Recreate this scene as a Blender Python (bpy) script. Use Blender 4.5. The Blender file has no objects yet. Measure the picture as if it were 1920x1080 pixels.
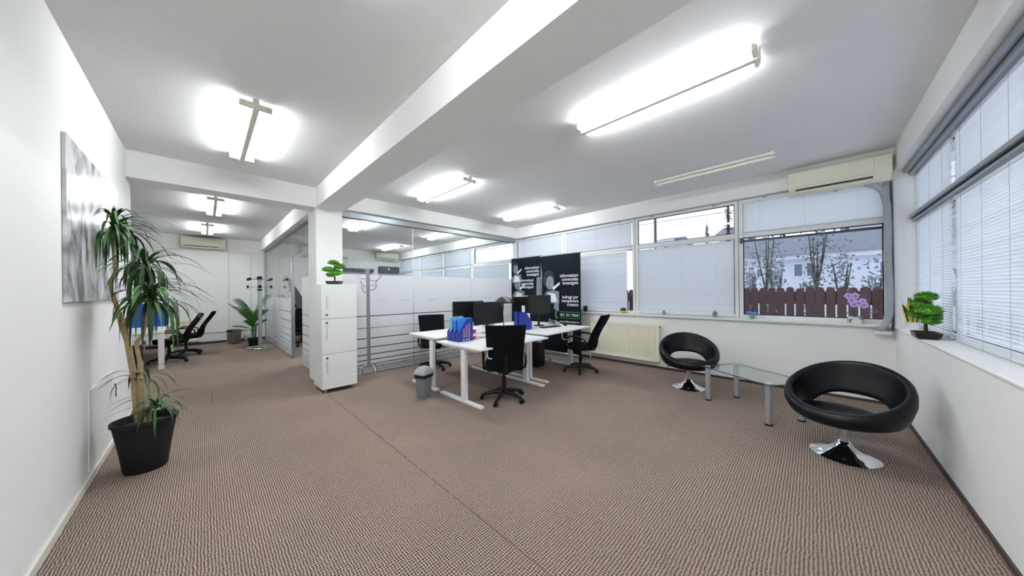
import bpy, bmesh, math, random
from mathutils import Vector, Matrix, Euler
random.seed(7)
R = math.radians
PI = math.pi
C = bpy.context.scene.collection
sc = bpy.context.scene

# ------------------------------------------------------------------ camera
cam_d = bpy.data.cameras.new('camera')
cam = bpy.data.objects.new('camera', cam_d)
C.objects.link(cam)
cam_d.sensor_fit = 'HORIZONTAL'
cam_d.sensor_width = 36.0
cam_d.lens = 569.4 / 1920 * 36.0
cam_d.shift_y = 7.16 / 1920
cam_d.clip_start = 0.05
cam_d.clip_end = 300
_th = 0.7794
_fw = Vector((math.cos(_th), math.sin(_th), 0))
_m = Matrix((Vector((_fw.y, -_fw.x, 0)), Vector((0, 0, 1)), -_fw)).transposed()
_roll = Matrix.Rotation(-0.0102, 3, 'Z')
cam.matrix_world = Matrix.Translation((0, 0, 1.46)) @ (_m @ _roll).to_4x4()
sc.camera = cam

# ------------------------------------------------------------------ world, exposure
w = bpy.data.worlds.new('overcast_sky')
sc.world = w
w.use_nodes = True
bg = w.node_tree.nodes['Background']
bg.inputs['Color'].default_value = (0.84, 0.91, 1.0, 1)
bg.inputs['Strength'].default_value = 1.6
sc.view_settings.view_transform = 'Standard'
sc.view_settings.look = 'None'
sc.view_settings.exposure = 0.30
sc.view_settings.gamma = 1.0
sc.view_settings.use_curve_mapping = False
sc.cycles.use_denoising = True
sc.cycles.use_light_tree = False
sc.cycles.max_bounces = 8
sc.cycles.diffuse_bounces = 5
sc.cycles.glossy_bounces = 3
sc.cycles.use_adaptive_sampling = True
sc.cycles.adaptive_threshold = 0.06
sc.cycles.transparent_max_bounces = 16
sc.cycles.sample_clamp_indirect = 6.0
TUBE_POWER = 84.0

# ------------------------------------------------------------------ materials
def lin(c):
    c = c / 255.0
    return c / 12.92 if c <= 0.04045 else ((c + 0.055) / 1.055) ** 2.4
def rgb(r, g, b): return (lin(r), lin(g), lin(b), 1)
MATS = {}
def mat(name, col, rough=0.5, metal=0.0, spec=0.5, var=0.0, vscale=8.0, bump=0.0, bscale=60.0, coat=0.0, emit=None, estr=0.0, trans=0.0):
    m = bpy.data.materials.new(name)
    m.use_nodes = True
    nt = m.node_tree
    p = nt.nodes['Principled BSDF']
    p.inputs['Base Color'].default_value = col
    p.inputs['Roughness'].default_value = rough
    p.inputs['Metallic'].default_value = metal
    p.inputs['Specular IOR Level'].default_value = spec
    p.inputs['Coat Weight'].default_value = coat
    if trans: p.inputs['Transmission Weight'].default_value = trans
    if emit:
        p.inputs['Emission Color'].default_value = emit
        p.inputs['Emission Strength'].default_value = estr
    tc = nt.nodes.new('ShaderNodeTexCoord')
    if var:
        n = nt.nodes.new('ShaderNodeTexNoise')
        n.inputs['Scale'].default_value = vscale
        n.inputs['Detail'].default_value = 4
        nt.links.new(tc.outputs['Object'], n.inputs['Vector'])
        mr = nt.nodes.new('ShaderNodeMapRange')
        mr.inputs['From Min'].default_value = 0.3
        mr.inputs['From Max'].default_value = 0.7
        mr.inputs['To Min'].default_value = 1 - var
        mr.inputs['To Max'].default_value = 1 + var
        nt.links.new(n.outputs['Fac'], mr.inputs['Value'])
        mx = nt.nodes.new('ShaderNodeVectorMath')
        mx.operation = 'SCALE'
        mx.inputs[0].default_value = col[:3]
        nt.links.new(mr.outputs['Result'], mx.inputs['Scale'])
        nt.links.new(mx.outputs['Vector'], p.inputs['Base Color'])
    if bump:
        n2 = nt.nodes.new('ShaderNodeTexNoise')
        n2.inputs['Scale'].default_value = bscale
        n2.inputs['Detail'].default_value = 3
        nt.links.new(tc.outputs['Object'], n2.inputs['Vector'])
        b = nt.nodes.new('ShaderNodeBump')
        b.inputs['Strength'].default_value = bump
        b.inputs['Distance'].default_value = 0.01
        nt.links.new(n2.outputs['Fac'], b.inputs['Height'])
        nt.links.new(b.outputs['Normal'], p.inputs['Normal'])
    MATS[name] = m
    return m

mat('wall_paint', rgb(244, 244, 242), 0.65, spec=0.3, var=0.012, vscale=1.3, bump=0.05, bscale=120)
mat('ceiling_paint', rgb(240, 240, 240), 0.8, spec=0.2, var=0.015, vscale=2.0, bump=0.12, bscale=45)
mat('beam_paint', rgb(244, 244, 242), 0.7, spec=0.3, var=0.012, vscale=2.0)
mat('white_lacquer', rgb(243, 244, 243), 0.35, spec=0.45)
mat('desk_white', rgb(243, 244, 244), 0.3, spec=0.5)
mat('pvc', rgb(232, 233, 230), 0.35, spec=0.5, var=0.02, vscale=3)
mat('blind_white', rgb(225, 227, 232), 0.55, var=0.03, vscale=30)
mat('cream_plastic', rgb(232, 231, 210), 0.4, var=0.01)
mat('cream_enamel', rgb(246, 241, 222), 0.4)
mat('fixture_cream', rgb(242, 240, 224), 0.45)
mat('dark_gap', rgb(28, 28, 30), 0.7)
mat('baseboard_dark', rgb(62, 50, 46), 0.6)
mat('skirting_cream', rgb(226, 222, 212), 0.5)
mat('aluminium', rgb(176, 180, 186), 0.35, metal=0.85, var=0.03)
mat('aluminium_satin', rgb(188, 192, 197), 0.42, metal=0.7)
mat('grey_rail', rgb(150, 156, 160), 0.4, metal=0.6)
mat('chrome', rgb(235, 237, 240), 0.06, metal=1.0)
mat('silver_paint', rgb(150, 152, 156), 0.35, metal=0.6)
mat('steel_brushed', rgb(150, 148, 145), 0.3, metal=0.9, var=0.08, vscale=30)
mat('black_plastic', rgb(18, 19, 21), 0.45, spec=0.3)
mat('black_fabric', rgb(13, 14, 16), 0.9, spec=0.1, bump=0.2, bscale=400)
mat('black_leather', rgb(13, 14, 18), 0.36, spec=0.2, bump=0.08, bscale=180)
mat('screen_black', rgb(14, 16, 19), 0.25, spec=0.5)
mat('grey_plastic', rgb(118, 121, 126), 0.45, var=0.03)
mat('grey_plastic_light', rgb(150, 154, 158), 0.45)
mat('bag_black', rgb(18, 18, 20), 0.5, bump=0.4, bscale=40)
mat('blue_plastic', rgb(22, 48, 140), 0.4)
mat('blue_screen', rgb(16, 70, 190), 0.75)
mat('blue_paper', rgb(40, 120, 215), 0.4, var=0.15, vscale=14)
mat('light_blue', rgb(120, 175, 205), 0.5, var=0.25, vscale=18)
mat('red_print', rgb(190, 40, 45), 0.5)
mat('white_paper', rgb(235, 236, 238), 0.7)
mat('pot_dark', rgb(30, 30, 32), 0.7, spec=0.2, bump=0.5, bscale=70)
mat('pot_black', rgb(22, 24, 26), 0.35)
mat('soil', rgb(40, 32, 26), 0.95, bump=0.6, bscale=60)
mat('bark', rgb(176, 154, 118), 0.8, var=0.18, vscale=22, bump=0.5, bscale=70)
mat('bark_dark', rgb(56, 44, 34), 0.85, var=0.2, vscale=25)
mat('leaf_dark', rgb(34, 64, 28), 0.45, var=0.35, vscale=9)
mat('leaf_mid', rgb(52, 98, 38), 0.45, var=0.3, vscale=9)
mat('leaf_bright', rgb(96, 150, 40), 0.5, var=0.3, vscale=14)
mat('leaf_palm', rgb(70, 130, 48), 0.5, var=0.35, vscale=6)
mat('leaf_dry', rgb(150, 118, 62), 0.7)
mat('moss_green', rgb(86, 152, 34), 0.7, var=0.4, vscale=30, bump=0.6, bscale=120)
mat('snake_green', rgb(34, 66, 34), 0.4, var=0.3, vscale=60)
mat('snake_yellow', rgb(214, 200, 70), 0.4)
mat('orchid_purple', rgb(206, 180, 232), 0.5, var=0.2, vscale=60)
mat('orchid_core', rgb(120, 50, 150), 0.5)
mat('flower_blue', rgb(70, 140, 200), 0.6, var=0.2, vscale=80)
mat('yellow_glaze', rgb(220, 180, 40), 0.3)
mat('grey_glaze', rgb(140, 148, 146), 0.5, var=0.1, vscale=40)
mat('cactus_green', rgb(90, 130, 100), 0.6, var=0.2, vscale=50)
mat('white_ceramic', rgb(240, 240, 238), 0.3)
mat('banner_black', rgb(14, 20, 28), 0.6, spec=0.1, var=0.15, vscale=1.5)
mat('print_white', rgb(222, 226, 230), 0.6)
mat('print_grey', rgb(120, 128, 136), 0.6, var=0.3, vscale=12)
mat('print_dark', rgb(44, 50, 57), 0.6, spec=0.1, var=0.3, vscale=9)
mat('print_green', rgb(90, 190, 90), 0.6)
mat('insulation_grey', rgb(168, 170, 174), 0.6, var=0.08, vscale=12, bump=0.3, bscale=40)
mat('fence_brown', rgb(74, 42, 46), 0.8, var=0.2, vscale=6)
mat('house_white', rgb(222, 224, 232), 0.85, var=0.05, vscale=2)
mat('house_pink', rgb(196, 178, 196), 0.85, var=0.05, vscale=2)
mat('house_brick', rgb(150, 110, 96), 0.9, var=0.12, vscale=5)
mat('roof_grey', rgb(110, 112, 122), 0.8, var=0.1, vscale=4)
mat('fascia_white', rgb(240, 242, 248), 0.7)
mat('house_glass', rgb(110, 122, 138), 0.15)
mat('conifer', rgb(92, 106, 110), 0.9, var=0.4, vscale=5)
mat('bush', rgb(122, 130, 136), 0.9, var=0.4, vscale=4)
mat('asphalt', rgb(196, 198, 204), 0.9, var=0.1, vscale=1)
mat('render_plaster', rgb(200, 200, 198), 0.9)
mat('lock_black', rgb(40, 40, 42), 0.4)
mat('smoke_dark', rgb(66, 70, 74), 0.5)
mat('carpet_seam', rgb(118, 100, 90), 0.95, var=0.3, vscale=30)
mat('tube_lit', rgb(255, 255, 255), 0.3, emit=(0.93, 0.97, 1.0, 1), estr=TUBE_POWER)
mat('tube_unlit', rgb(236, 238, 236), 0.25)

def node_mat(name):
    m = bpy.data.materials.new(name)
    m.use_nodes = True
    nt = m.node_tree
    nt.nodes.clear()
    out = nt.nodes.new('ShaderNodeOutputMaterial')
    MATS[name] = m
    return m, nt, out
def glass(name, tint, refl):
    m, nt, out = node_mat(name)
    tr = nt.nodes.new('ShaderNodeBsdfTransparent')
    tr.inputs['Color'].default_value = tint
    gl = nt.nodes.new('ShaderNodeBsdfGlossy')
    gl.inputs['Roughness'].default_value = 0.02
    geo = nt.nodes.new('ShaderNodeNewGeometry')
    dt = nt.nodes.new('ShaderNodeVectorMath'); dt.operation = 'DOT_PRODUCT'
    nt.links.new(geo.outputs['Normal'], dt.inputs[0]); nt.links.new(geo.outputs['Incoming'], dt.inputs[1])
    def mth(op, a, b=None):
        n = nt.nodes.new('ShaderNodeMath'); n.operation = op
        for i, v in enumerate((a, b)):
            if v is None: continue
            if isinstance(v, (int, float)): n.inputs[i].default_value = v
            else: nt.links.new(v, n.inputs[i])
        return n.outputs[0]
    f0 = ((refl - 1) / (refl + 1)) ** 2
    sch = mth('POWER', mth('SUBTRACT', 1.0, mth('ABSOLUTE', dt.outputs['Value'])), 5.0)
    fac = mth('ADD', mth('MULTIPLY', sch, 1 - f0), f0)
    mx = nt.nodes.new('ShaderNodeMixShader')
    nt.links.new(fac, mx.inputs['Fac'])
    nt.links.new(tr.outputs['BSDF'], mx.inputs[1])
    nt.links.new(gl.outputs['BSDF'], mx.inputs[2])
    nt.links.new(mx.outputs['Shader'], out.inputs['Surface'])
glass('clear_glass', (0.95, 0.97, 0.97, 1), 1.33)
glass('window_glass', (0.90, 0.93, 0.97, 1), 1.42)
glass('table_glass', (0.93, 0.97, 0.96, 1), 1.45)
def frost():
    m, nt, out = node_mat('frosted_film')
    tr = nt.nodes.new('ShaderNodeBsdfTransparent')
    df = nt.nodes.new('ShaderNodeBsdfDiffuse')
    df.inputs['Color'].default_value = (0.90, 0.91, 0.93, 1)
    tl = nt.nodes.new('ShaderNodeBsdfTranslucent')
    tl.inputs['Color'].default_value = (0.90, 0.91, 0.93, 1)
    a = nt.nodes.new('ShaderNodeMixShader')
    a.inputs['Fac'].default_value = 0.4
    nt.links.new(df.outputs[0], a.inputs[1])
    nt.links.new(tl.outputs[0], a.inputs[2])
    b = nt.nodes.new('ShaderNodeMixShader')
    b.inputs['Fac'].default_value = 0.93
    nt.links.new(tr.outputs[0], b.inputs[1])
    nt.links.new(a.outputs[0], b.inputs[2])
    nt.links.new(b.outputs[0], out.inputs['Surface'])
frost()
def blindmat():
    m, nt, out = node_mat('blind_slat')
    df = nt.nodes.new('ShaderNodeBsdfDiffuse'); df.inputs['Color'].default_value = (0.86, 0.87, 0.88, 1)
    tl = nt.nodes.new('ShaderNodeBsdfTranslucent'); tl.inputs['Color'].default_value = (0.86, 0.88, 0.92, 1)
    a = nt.nodes.new('ShaderNodeMixShader'); a.inputs['Fac'].default_value = 0.38
    nt.links.new(df.outputs[0], a.inputs[1]); nt.links.new(tl.outputs[0], a.inputs[2])
    nt.links.new(a.outputs[0], out.inputs['Surface'])
blindmat()
def carpet():
    m, nt, out = node_mat('carpet_loop')
    p = nt.nodes.new('ShaderNodeBsdfPrincipled')
    nt.links.new(p.outputs[0], out.inputs['Surface'])
    p.inputs['Roughness'].default_value = 0.95
    p.inputs['Specular IOR Level'].default_value = 0.1
    tc = nt.nodes.new('ShaderNodeTexCoord')
    nz = nt.nodes.new('ShaderNodeTexNoise')
    nz.inputs['Scale'].default_value = 22
    nz.inputs['Detail'].default_value = 2
    nt.links.new(tc.outputs['Object'], nz.inputs['Vector'])
    wob = nt.nodes.new('ShaderNodeVectorMath'); wob.operation = 'MULTIPLY_ADD'
    wob.inputs[1].default_value = (0.016, 0.016, 0)
    nt.links.new(nz.outputs['Color'], wob.inputs[0])
    nt.links.new(tc.outputs['Object'], wob.inputs[2])
    sep = nt.nodes.new('ShaderNodeSeparateXYZ')
    nt.links.new(wob.outputs[0], sep.inputs[0])
    def sinus(sock, k):
        a = nt.nodes.new('ShaderNodeMath'); a.operation = 'MULTIPLY'
        a.inputs[1].default_value = k
        nt.links.new(sock, a.inputs[0])
        s = nt.nodes.new('ShaderNodeMath'); s.operation = 'SINE'
        nt.links.new(a.outputs[0], s.inputs[0])
        return s
    sx = sinus(sep.outputs['X'], 2 * PI / 0.0140)
    sy = sinus(sep.outputs['Y'], 2 * PI / 0.0175)
    mul = nt.nodes.new('ShaderNodeMath'); mul.operation = 'MULTIPLY_ADD'
    nt.links.new(sy.outputs[0], mul.inputs[0])
    mul.inputs[1].default_value = 0.85
    nt.links.new(sx.outputs[0], mul.inputs[2])
    hgt = nt.nodes.new('ShaderNodeMapRange')
    hgt.inputs['From Min'].default_value = -1.5
    hgt.inputs['From Max'].default_value = 0.9
    nt.links.new(mul.outputs[0], hgt.inputs['Value'])
    fine = nt.nodes.new('ShaderNodeTexNoise')
    fine.inputs['Scale'].default_value = 120
    fine.inputs['Detail'].default_value = 2
    nt.links.new(tc.outputs['Object'], fine.inputs['Vector'])
    mixf = nt.nodes.new('ShaderNodeMath'); mixf.operation = 'MULTIPLY_ADD'
    mixf.inputs[1].default_value = 1.0
    mixf.use_clamp = True
    nt.links.new(fine.outputs['Fac'], mixf.inputs[0])
    sub = nt.nodes.new('ShaderNodeMath'); sub.operation = 'SUBTRACT'
    sub.inputs[1].default_value = 0.5
    nt.links.new(hgt.outputs[0], sub.inputs[0])
    nt.links.new(sub.outputs[0], mixf.inputs[2])
    cr = nt.nodes.new('ShaderNodeValToRGB')
    cr.color_ramp.elements[0].position = 0.0
    cr.color_ramp.elements[0].color = rgb(44, 33, 29)
    cr.color_ramp.elements[1].position = 1.0
    cr.color_ramp.elements[1].color = rgb(178, 161, 149)
    e = cr.color_ramp.elements.new(0.5)
    e.color = rgb(117, 101, 92)
    nt.links.new(mixf.outputs[0], cr.inputs['Fac'])
    big = nt.nodes.new('ShaderNodeTexNoise')
    big.inputs['Scale'].default_value = 1.1
    big.inputs['Detail'].default_value = 3
    nt.links.new(tc.outputs['Object'], big.inputs['Vector'])
    mr = nt.nodes.new('ShaderNodeMapRange')
    mr.inputs['From Min'].default_value = 0.3; mr.inputs['From Max'].default_value = 0.7
    mr.inputs['To Min'].default_value = 0.93; mr.inputs['To Max'].default_value = 1.07
    nt.links.new(big.outputs['Fac'], mr.inputs['Value'])
    sc_ = nt.nodes.new('ShaderNodeVectorMath'); sc_.operation = 'SCALE'
    nt.links.new(cr.outputs['Color'], sc_.inputs[0])
    nt.links.new(mr.outputs[0], sc_.inputs['Scale'])
    nt.links.new(sc_.outputs[0], p.inputs['Base Color'])
    b = nt.nodes.new('ShaderNodeBump')
    b.inputs['Strength'].default_value = 0.5
    b.inputs['Distance'].default_value = 0.006
    nt.links.new(mixf.outputs[0], b.inputs['Height'])
    nt.links.new(b.outputs['Normal'], p.inputs['Normal'])
carpet()
def artprint():
    m, nt, out = node_mat('abstract_print')
    p = nt.nodes.new('ShaderNodeBsdfPrincipled')
    p.inputs['Roughness'].default_value = 0.25
    nt.links.new(p.outputs[0], out.inputs['Surface'])
    tc = nt.nodes.new('ShaderNodeTexCoord')
    mp = nt.nodes.new('ShaderNodeMapping')
    mp.inputs['Scale'].default_value = (1, 2.6, 1.5)
    nt.links.new(tc.outputs['Object'], mp.inputs['Vector'])
    n = nt.nodes.new('ShaderNodeTexNoise')
    n.inputs['Scale'].default_value = 1.6
    n.inputs['Detail'].default_value = 5
    n.inputs['Distortion'].default_value = 1.2
    nt.links.new(mp.outputs[0], n.inputs['Vector'])
    cr = nt.nodes.new('ShaderNodeValToRGB')
    cr.color_ramp.elements[0].position = 0.36
    cr.color_ramp.elements[0].color = rgb(92, 94, 98)
    cr.color_ramp.elements[1].position = 0.6
    cr.color_ramp.elements[1].color = rgb(226, 228, 231)
    nt.links.new(n.outputs['Fac'], cr.inputs['Fac'])
    nt.links.new(cr.outputs[0], p.inputs['Base Color'])
artprint()

# ------------------------------------------------------------------ mesh helpers
class MB:
    def __init__(s): s.bm = bmesh.new()
    def box(s, x0, x1, y0, y1, z0, z1, bev=0.0, mtx=None, seg=1):
        vs = [s.bm.verts.new((x, y, z)) for z in (z0, z1) for y in (y0, y1) for x in (x0, x1)]
        f = [(0, 2, 3, 1), (4, 5, 7, 6), (0, 1, 5, 4), (2, 6, 7, 3), (0, 4, 6, 2), (1, 3, 7, 5)]
        fs = [s.bm.faces.new([vs[i] for i in q]) for q in f]
        if bev > 0:
            es = list({e for q in fs for e in q.edges})
            r = bmesh.ops.bevel(s.bm, geom=es, offset=bev, segments=seg, profile=0.5, affect='EDGES')
            vs = list({v for v in r['verts']} | {v for v in vs if v.is_valid})
        if mtx is not None:
            for v in vs:
                if v.is_valid: v.co = mtx @ v.co
        return s
    def ring(s, pts): return [s.bm.verts.new(p) for p in pts]
    def skin(s, a, b):
        n = len(a)
        for i in range(n):
            s.bm.faces.new((a[i], a[(i + 1) % n], b[(i + 1) % n], b[i]))
    def cap(s, a, flip=False):
        s.bm.faces.new(a[::-1] if flip else a)
    def tube(s, pts, r, n=8, caps=True, flat=None):
        pts = [Vector(p) for p in pts]
        rs = r if isinstance(r, (list, tuple)) else [r] * len(pts)
        prev = None
        up = None
        for i, p in enumerate(pts):
            t = (pts[min(i + 1, len(pts) - 1)] - pts[max(i - 1, 0)]).normalized()
            if up is None:
                ref = Vector((0, 0, 1)) if abs(t.z) < 0.9 else Vector((1, 0, 0))
                up = (ref - t * ref.dot(t)).normalized()
            else:
                up = (up - t * up.dot(t))
                up = up.normalized() if up.length > 1e-6 else Vector((1, 0, 0))
            sd = t.cross(up)
            k = flat if flat else 1.0
            rg = s.ring([p + up * rs[i] * math.sin(2 * PI * j / n) * k + sd * rs[i] * math.cos(2 * PI * j / n) for j in range(n)])
            if prev: s.skin(prev, rg)
            elif caps: s.cap(rg, True)
            prev = rg
        if caps: s.cap(prev)
        return s
    def cyl(s, p0, p1, r0, r1=None, n=16): return s.tube([p0, p1], [r0, r0 if r1 is None else r1], n)
    def torus(s, ctr, R_, r, n=32, m=8, mtx=None):
        rings = []
        for i in range(n):
            a = 2 * PI * i / n
            pts = []
            for j in range(m):
                b = 2 * PI * j / m
                p = Vector(((R_ + r * math.cos(b)) * math.cos(a), (R_ + r * math.cos(b)) * math.sin(a), r * math.sin(b)))
                if mtx is not None: p = mtx @ p
                pts.append(p + Vector(ctr))
            rings.append(s.ring(pts))
        for i in range(n): s.skin(rings[i], rings[(i + 1) % n])
        return s
    def lathe(s, prof, n=32, c=(0, 0, 0), sx=1.0, sy=1.0):
        prev = None
        for r, z in prof:
            rg = s.ring([(c[0] + sx * r * math.cos(2 * PI * j / n), c[1] + sy * r * math.sin(2 * PI * j / n), c[2] + z) for j in range(n)])
            if prev: s.skin(prev, rg)
            else: s.cap(rg, True)
            prev = rg
        s.cap(prev)
        return s
    def prism(s, poly, axis, t0, t1):
        def P(a, b, t): return {'x': (t, a, b), 'y': (a, t, b), 'z': (a, b, t)}[axis]
        A = s.ring([P(a, b, t0) for a, b in poly]); B = s.ring([P(a, b, t1) for a, b in poly])
        s.cap(A, True); s.cap(B); s.skin(A, B)
        return s
    def sheet(s, fn, nu, nv, th):
        "closed slab from a surface function fn(u,v)->Vector, thickened along -normal"
        def N(u, v):
            e = 1e-3
            a = fn(min(u + e, 1), v) - fn(max(u - e, 0), v)
            b = fn(u, min(v + e, 1)) - fn(u, max(v - e, 0))
            n = a.cross(b)
            return n.normalized() if n.length > 1e-9 else Vector((0, 0, 1))
        F = [[None] * (nv + 1) for _ in range(nu + 1)]; B = [[None] * (nv + 1) for _ in range(nu + 1)]
        for i in range(nu + 1):
            for j in range(nv + 1):
                u, v = i / nu, j / nv
                p = fn(u, v); n = N(u, v)
                t = th(u, v) if callable(th) else th
                F[i][j] = s.bm.verts.new(p + n * t / 2); B[i][j] = s.bm.verts.new(p - n * t / 2)
        for i in range(nu):
            for j in range(nv):
                s.bm.faces.new((F[i][j], F[i + 1][j], F[i + 1][j + 1], F[i][j + 1]))
                s.bm.faces.new((B[i][j], B[i][j + 1], B[i + 1][j + 1], B[i + 1][j]))
        for i in range(nu):
            s.bm.faces.new((F[i][0], B[i][0], B[i + 1][0], F[i + 1][0]))
            s.bm.faces.new((F[i][nv], F[i + 1][nv], B[i + 1][nv], B[i][nv]))
        for j in range(nv):
            s.bm.faces.new((F[0][j], F[0][j + 1], B[0][j + 1], B[0][j]))
            s.bm.faces.new((F[nu][j], B[nu][j], B[nu][j + 1], F[nu][j + 1]))
        return s
    def blob(s, c, rx, ry, rz, jit=0.1, sub=2, rnd=random):
        r = bmesh.ops.create_icosphere(s.bm, subdivisions=sub, radius=1)
        for v in r['verts']:
            k = 1 + rnd.uniform(-jit, jit)
            v.co = Vector((c[0] + v.co.x * rx * k, c[1] + v.co.y * ry * k, c[2] + v.co.z * rz * k))
        return s
    def build(s, name, m, parent=None, smooth=True, sub=0, angle=40):
        bmesh.ops.recalc_face_normals(s.bm, faces=s.bm.faces[:])
        me = bpy.data.meshes.new(name)
        s.bm.to_mesh(me); s.bm.free()
        me.materials.append(MATS[m])
        if smooth:
            me.polygons.foreach_set('use_smooth', [True] * len(me.polygons))
            try: me.set_sharp_from_angle(angle=R(angle))
            except Exception: pass
        o = bpy.data.objects.new(name, me)
        C.objects.link(o)
        if parent: o.parent = parent
        if sub:
            md = o.modifiers.new('subdivision', 'SUBSURF')
            md.levels = md.render_levels = sub
        return o

def box(name, m, parent, x0, x1, y0, y1, z0, z1, bev=0.0, seg=1):
    return MB().box(min(x0, x1), max(x0, x1), min(y0, y1), max(y0, y1), min(z0, z1), max(z0, z1), bev, seg=seg).build(name, m, parent)
def tag(o, label, cat, group=None):
    o['label'] = label; o['category'] = cat
    if group: o['group'] = group
    return o
def thing(name, label, cat, loc=(0, 0, 0), rz=0.0, group=None):
    o = bpy.data.objects.new(name, None)
    o.empty_display_size = 0.1
    C.objects.link(o)
    o.location = loc; o.rotation_euler = (0, 0, rz)
    return tag(o, label, cat, group)
def structure(o):
    o['kind'] = 'structure'
    return o
def sempty(name, loc=(0, 0, 0)):
    o = bpy.data.objects.new(name, None)
    C.objects.link(o); o.location = loc
    o['kind'] = 'structure'
    return o
def copy_tree(o, loc, rz, label, parent=None):
    def rec(a, p):
        c = a.copy(); C.objects.link(c); c.parent = p
        for ch in list(a.children): rec(ch, c)
        return c
    c = rec(o, parent)
    c.location = loc; c.rotation_euler = (0, 0, rz); c['label'] = label
    return c

# ------------------------------------------------------------------ room dimensions (metres)
XL, XR, YF, YB, ZC = -0.647, 5.985, -0.73, 12.85, 3.19
XFL = -3.6                       # left wall of the rear room
BX0, BX1, BZ = 1.283, 1.684, 2.87
Y1 = 5.745
WX = 6.08                        # window plane

# ------------------------------------------------------------------ structure
fl = structure(box('floor', 'carpet_loop', None, XFL - 0.3, 6.4, -1.3, YB + 0.3, -0.2, 0.0))
box('carpet_seam', 'carpet_seam', fl, 1.238, 1.245, -0.7, 5.0, -0.003, 0.0012)
box('carpet_seam', 'carpet_seam', fl, -0.02, 1.15, 5.775, 5.783, -0.003, 0.0012)
box('carpet_seam', 'carpet_seam', fl, 0.06, 0.068, 5.78, 6.5, -0.003, 0.0012)
structure(box('ceiling', 'ceiling_paint', None, XFL - 0.3, 6.4, -1.3, YB + 0.3, ZC, ZC + 0.25))
wl = structure(box('wall_left', 'wall_paint', None, XFL - 0.3, XL, YF - 0.5, 6.09, 0, ZC))
box('access_panel', 'white_lacquer', wl, XL - 0.01, XL + 0.008, 4.02, 4.92, 0.09, 0.72, 0.002)
MB().tube([(XL + 0.008, 4.98, 0.58), (XL + 0.014, 5.0, 0.53), (XL + 0.008, 5.02, 0.48), (XL + 0.012, 5.01, 0.44)], 0.004, 6).build('cable', 'black_plastic', wl)
structure(box('wall_far_left', 'wall_paint', None, XFL - 0.3, XFL, 6.09, YB + 0.3, 0, ZC))
wb = structure(box('wall_back', 'wall_paint', None, XFL, 6.4, YB, YB + 0.3, 0, ZC))
for xs in (0.52, 1.05):
    box('panel_joint', 'grey_rail', wb, xs, xs + 0.008, YB - 0.004, YB, 0.1, 2.8)
box('picture_rail', 'skirting_cream', wb, XFL, 5.9, YB - 0.012, YB, 2.78, 2.80)
box('cable_trunking', 'white_lacquer', wb, 0.0, 1.28, YB - 0.02, YB, 0.33, 0.37)
# window wall
wr = structure(MB().box(XR, 6.3, YF - 0.3, YB, 0, 0.965).box(XR, 6.3, YF - 0.3, YB, 2.905, ZC).build('wall_right', 'wall_paint', None))
box('corner_pier', 'wall_paint', wr, XR, 6.3, -1.03, -0.71, 0.965, 2.905)
si = structure(box('window_sill', 'pvc', None, 5.925, 6.10, -0.69, YB, 0.966, 1.0, 0.004))
# near right wall with window band
wf = structure(MB().box(XL, XR, YF - 0.5, YF, 0, 0.965).box(XL, XR, YF - 0.5, YF, 2.895, ZC)
     .box(XL, 1.9, YF - 0.5, YF, 0.965, 2.895).build('wall_front', 'wall_paint', None))
structure(box('window_ledge', 'wall_paint', None, 1.9, XR, YF - 0.22, YF + 0.015, 0.966, 0.985, 0.004))
# beams and pillar
structure(box('ceiling_beam_1', 'beam_paint', None, BX0, BX1, YF, YB, BZ, ZC))
structure(box('ceiling_beam_2', 'beam_paint', None, XFL, BX0, Y1, 6.09, BZ, ZC))
structure(box('ceiling_beam_3', 'beam_paint', None, BX1, XR, Y1, 6.05, 2.92, ZC))
structure(box('pillar', 'beam_paint', None, BX0, 1.672, Y1, 6.27, 0, BZ))
# baseboards
structure(box('baseboard_right', 'baseboard_dark', None, XR - 0.012, XR, YF, YB, 0, 0.035))
structure(box('baseboard_front', 'baseboard_dark', None, XL, XR - 0.012, YF, YF + 0.012, 0, 0.035))
structure(box('baseboard_back', 'baseboard_dark', None, XFL, XR - 0.012, YB - 0.012, YB, 0, 0.07))
structure(box('baseboard_left', 'skirting_cream', None, XL, XL + 0.015, YF + 0.012, 6.09, 0, 0.06, 0.003))

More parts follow.
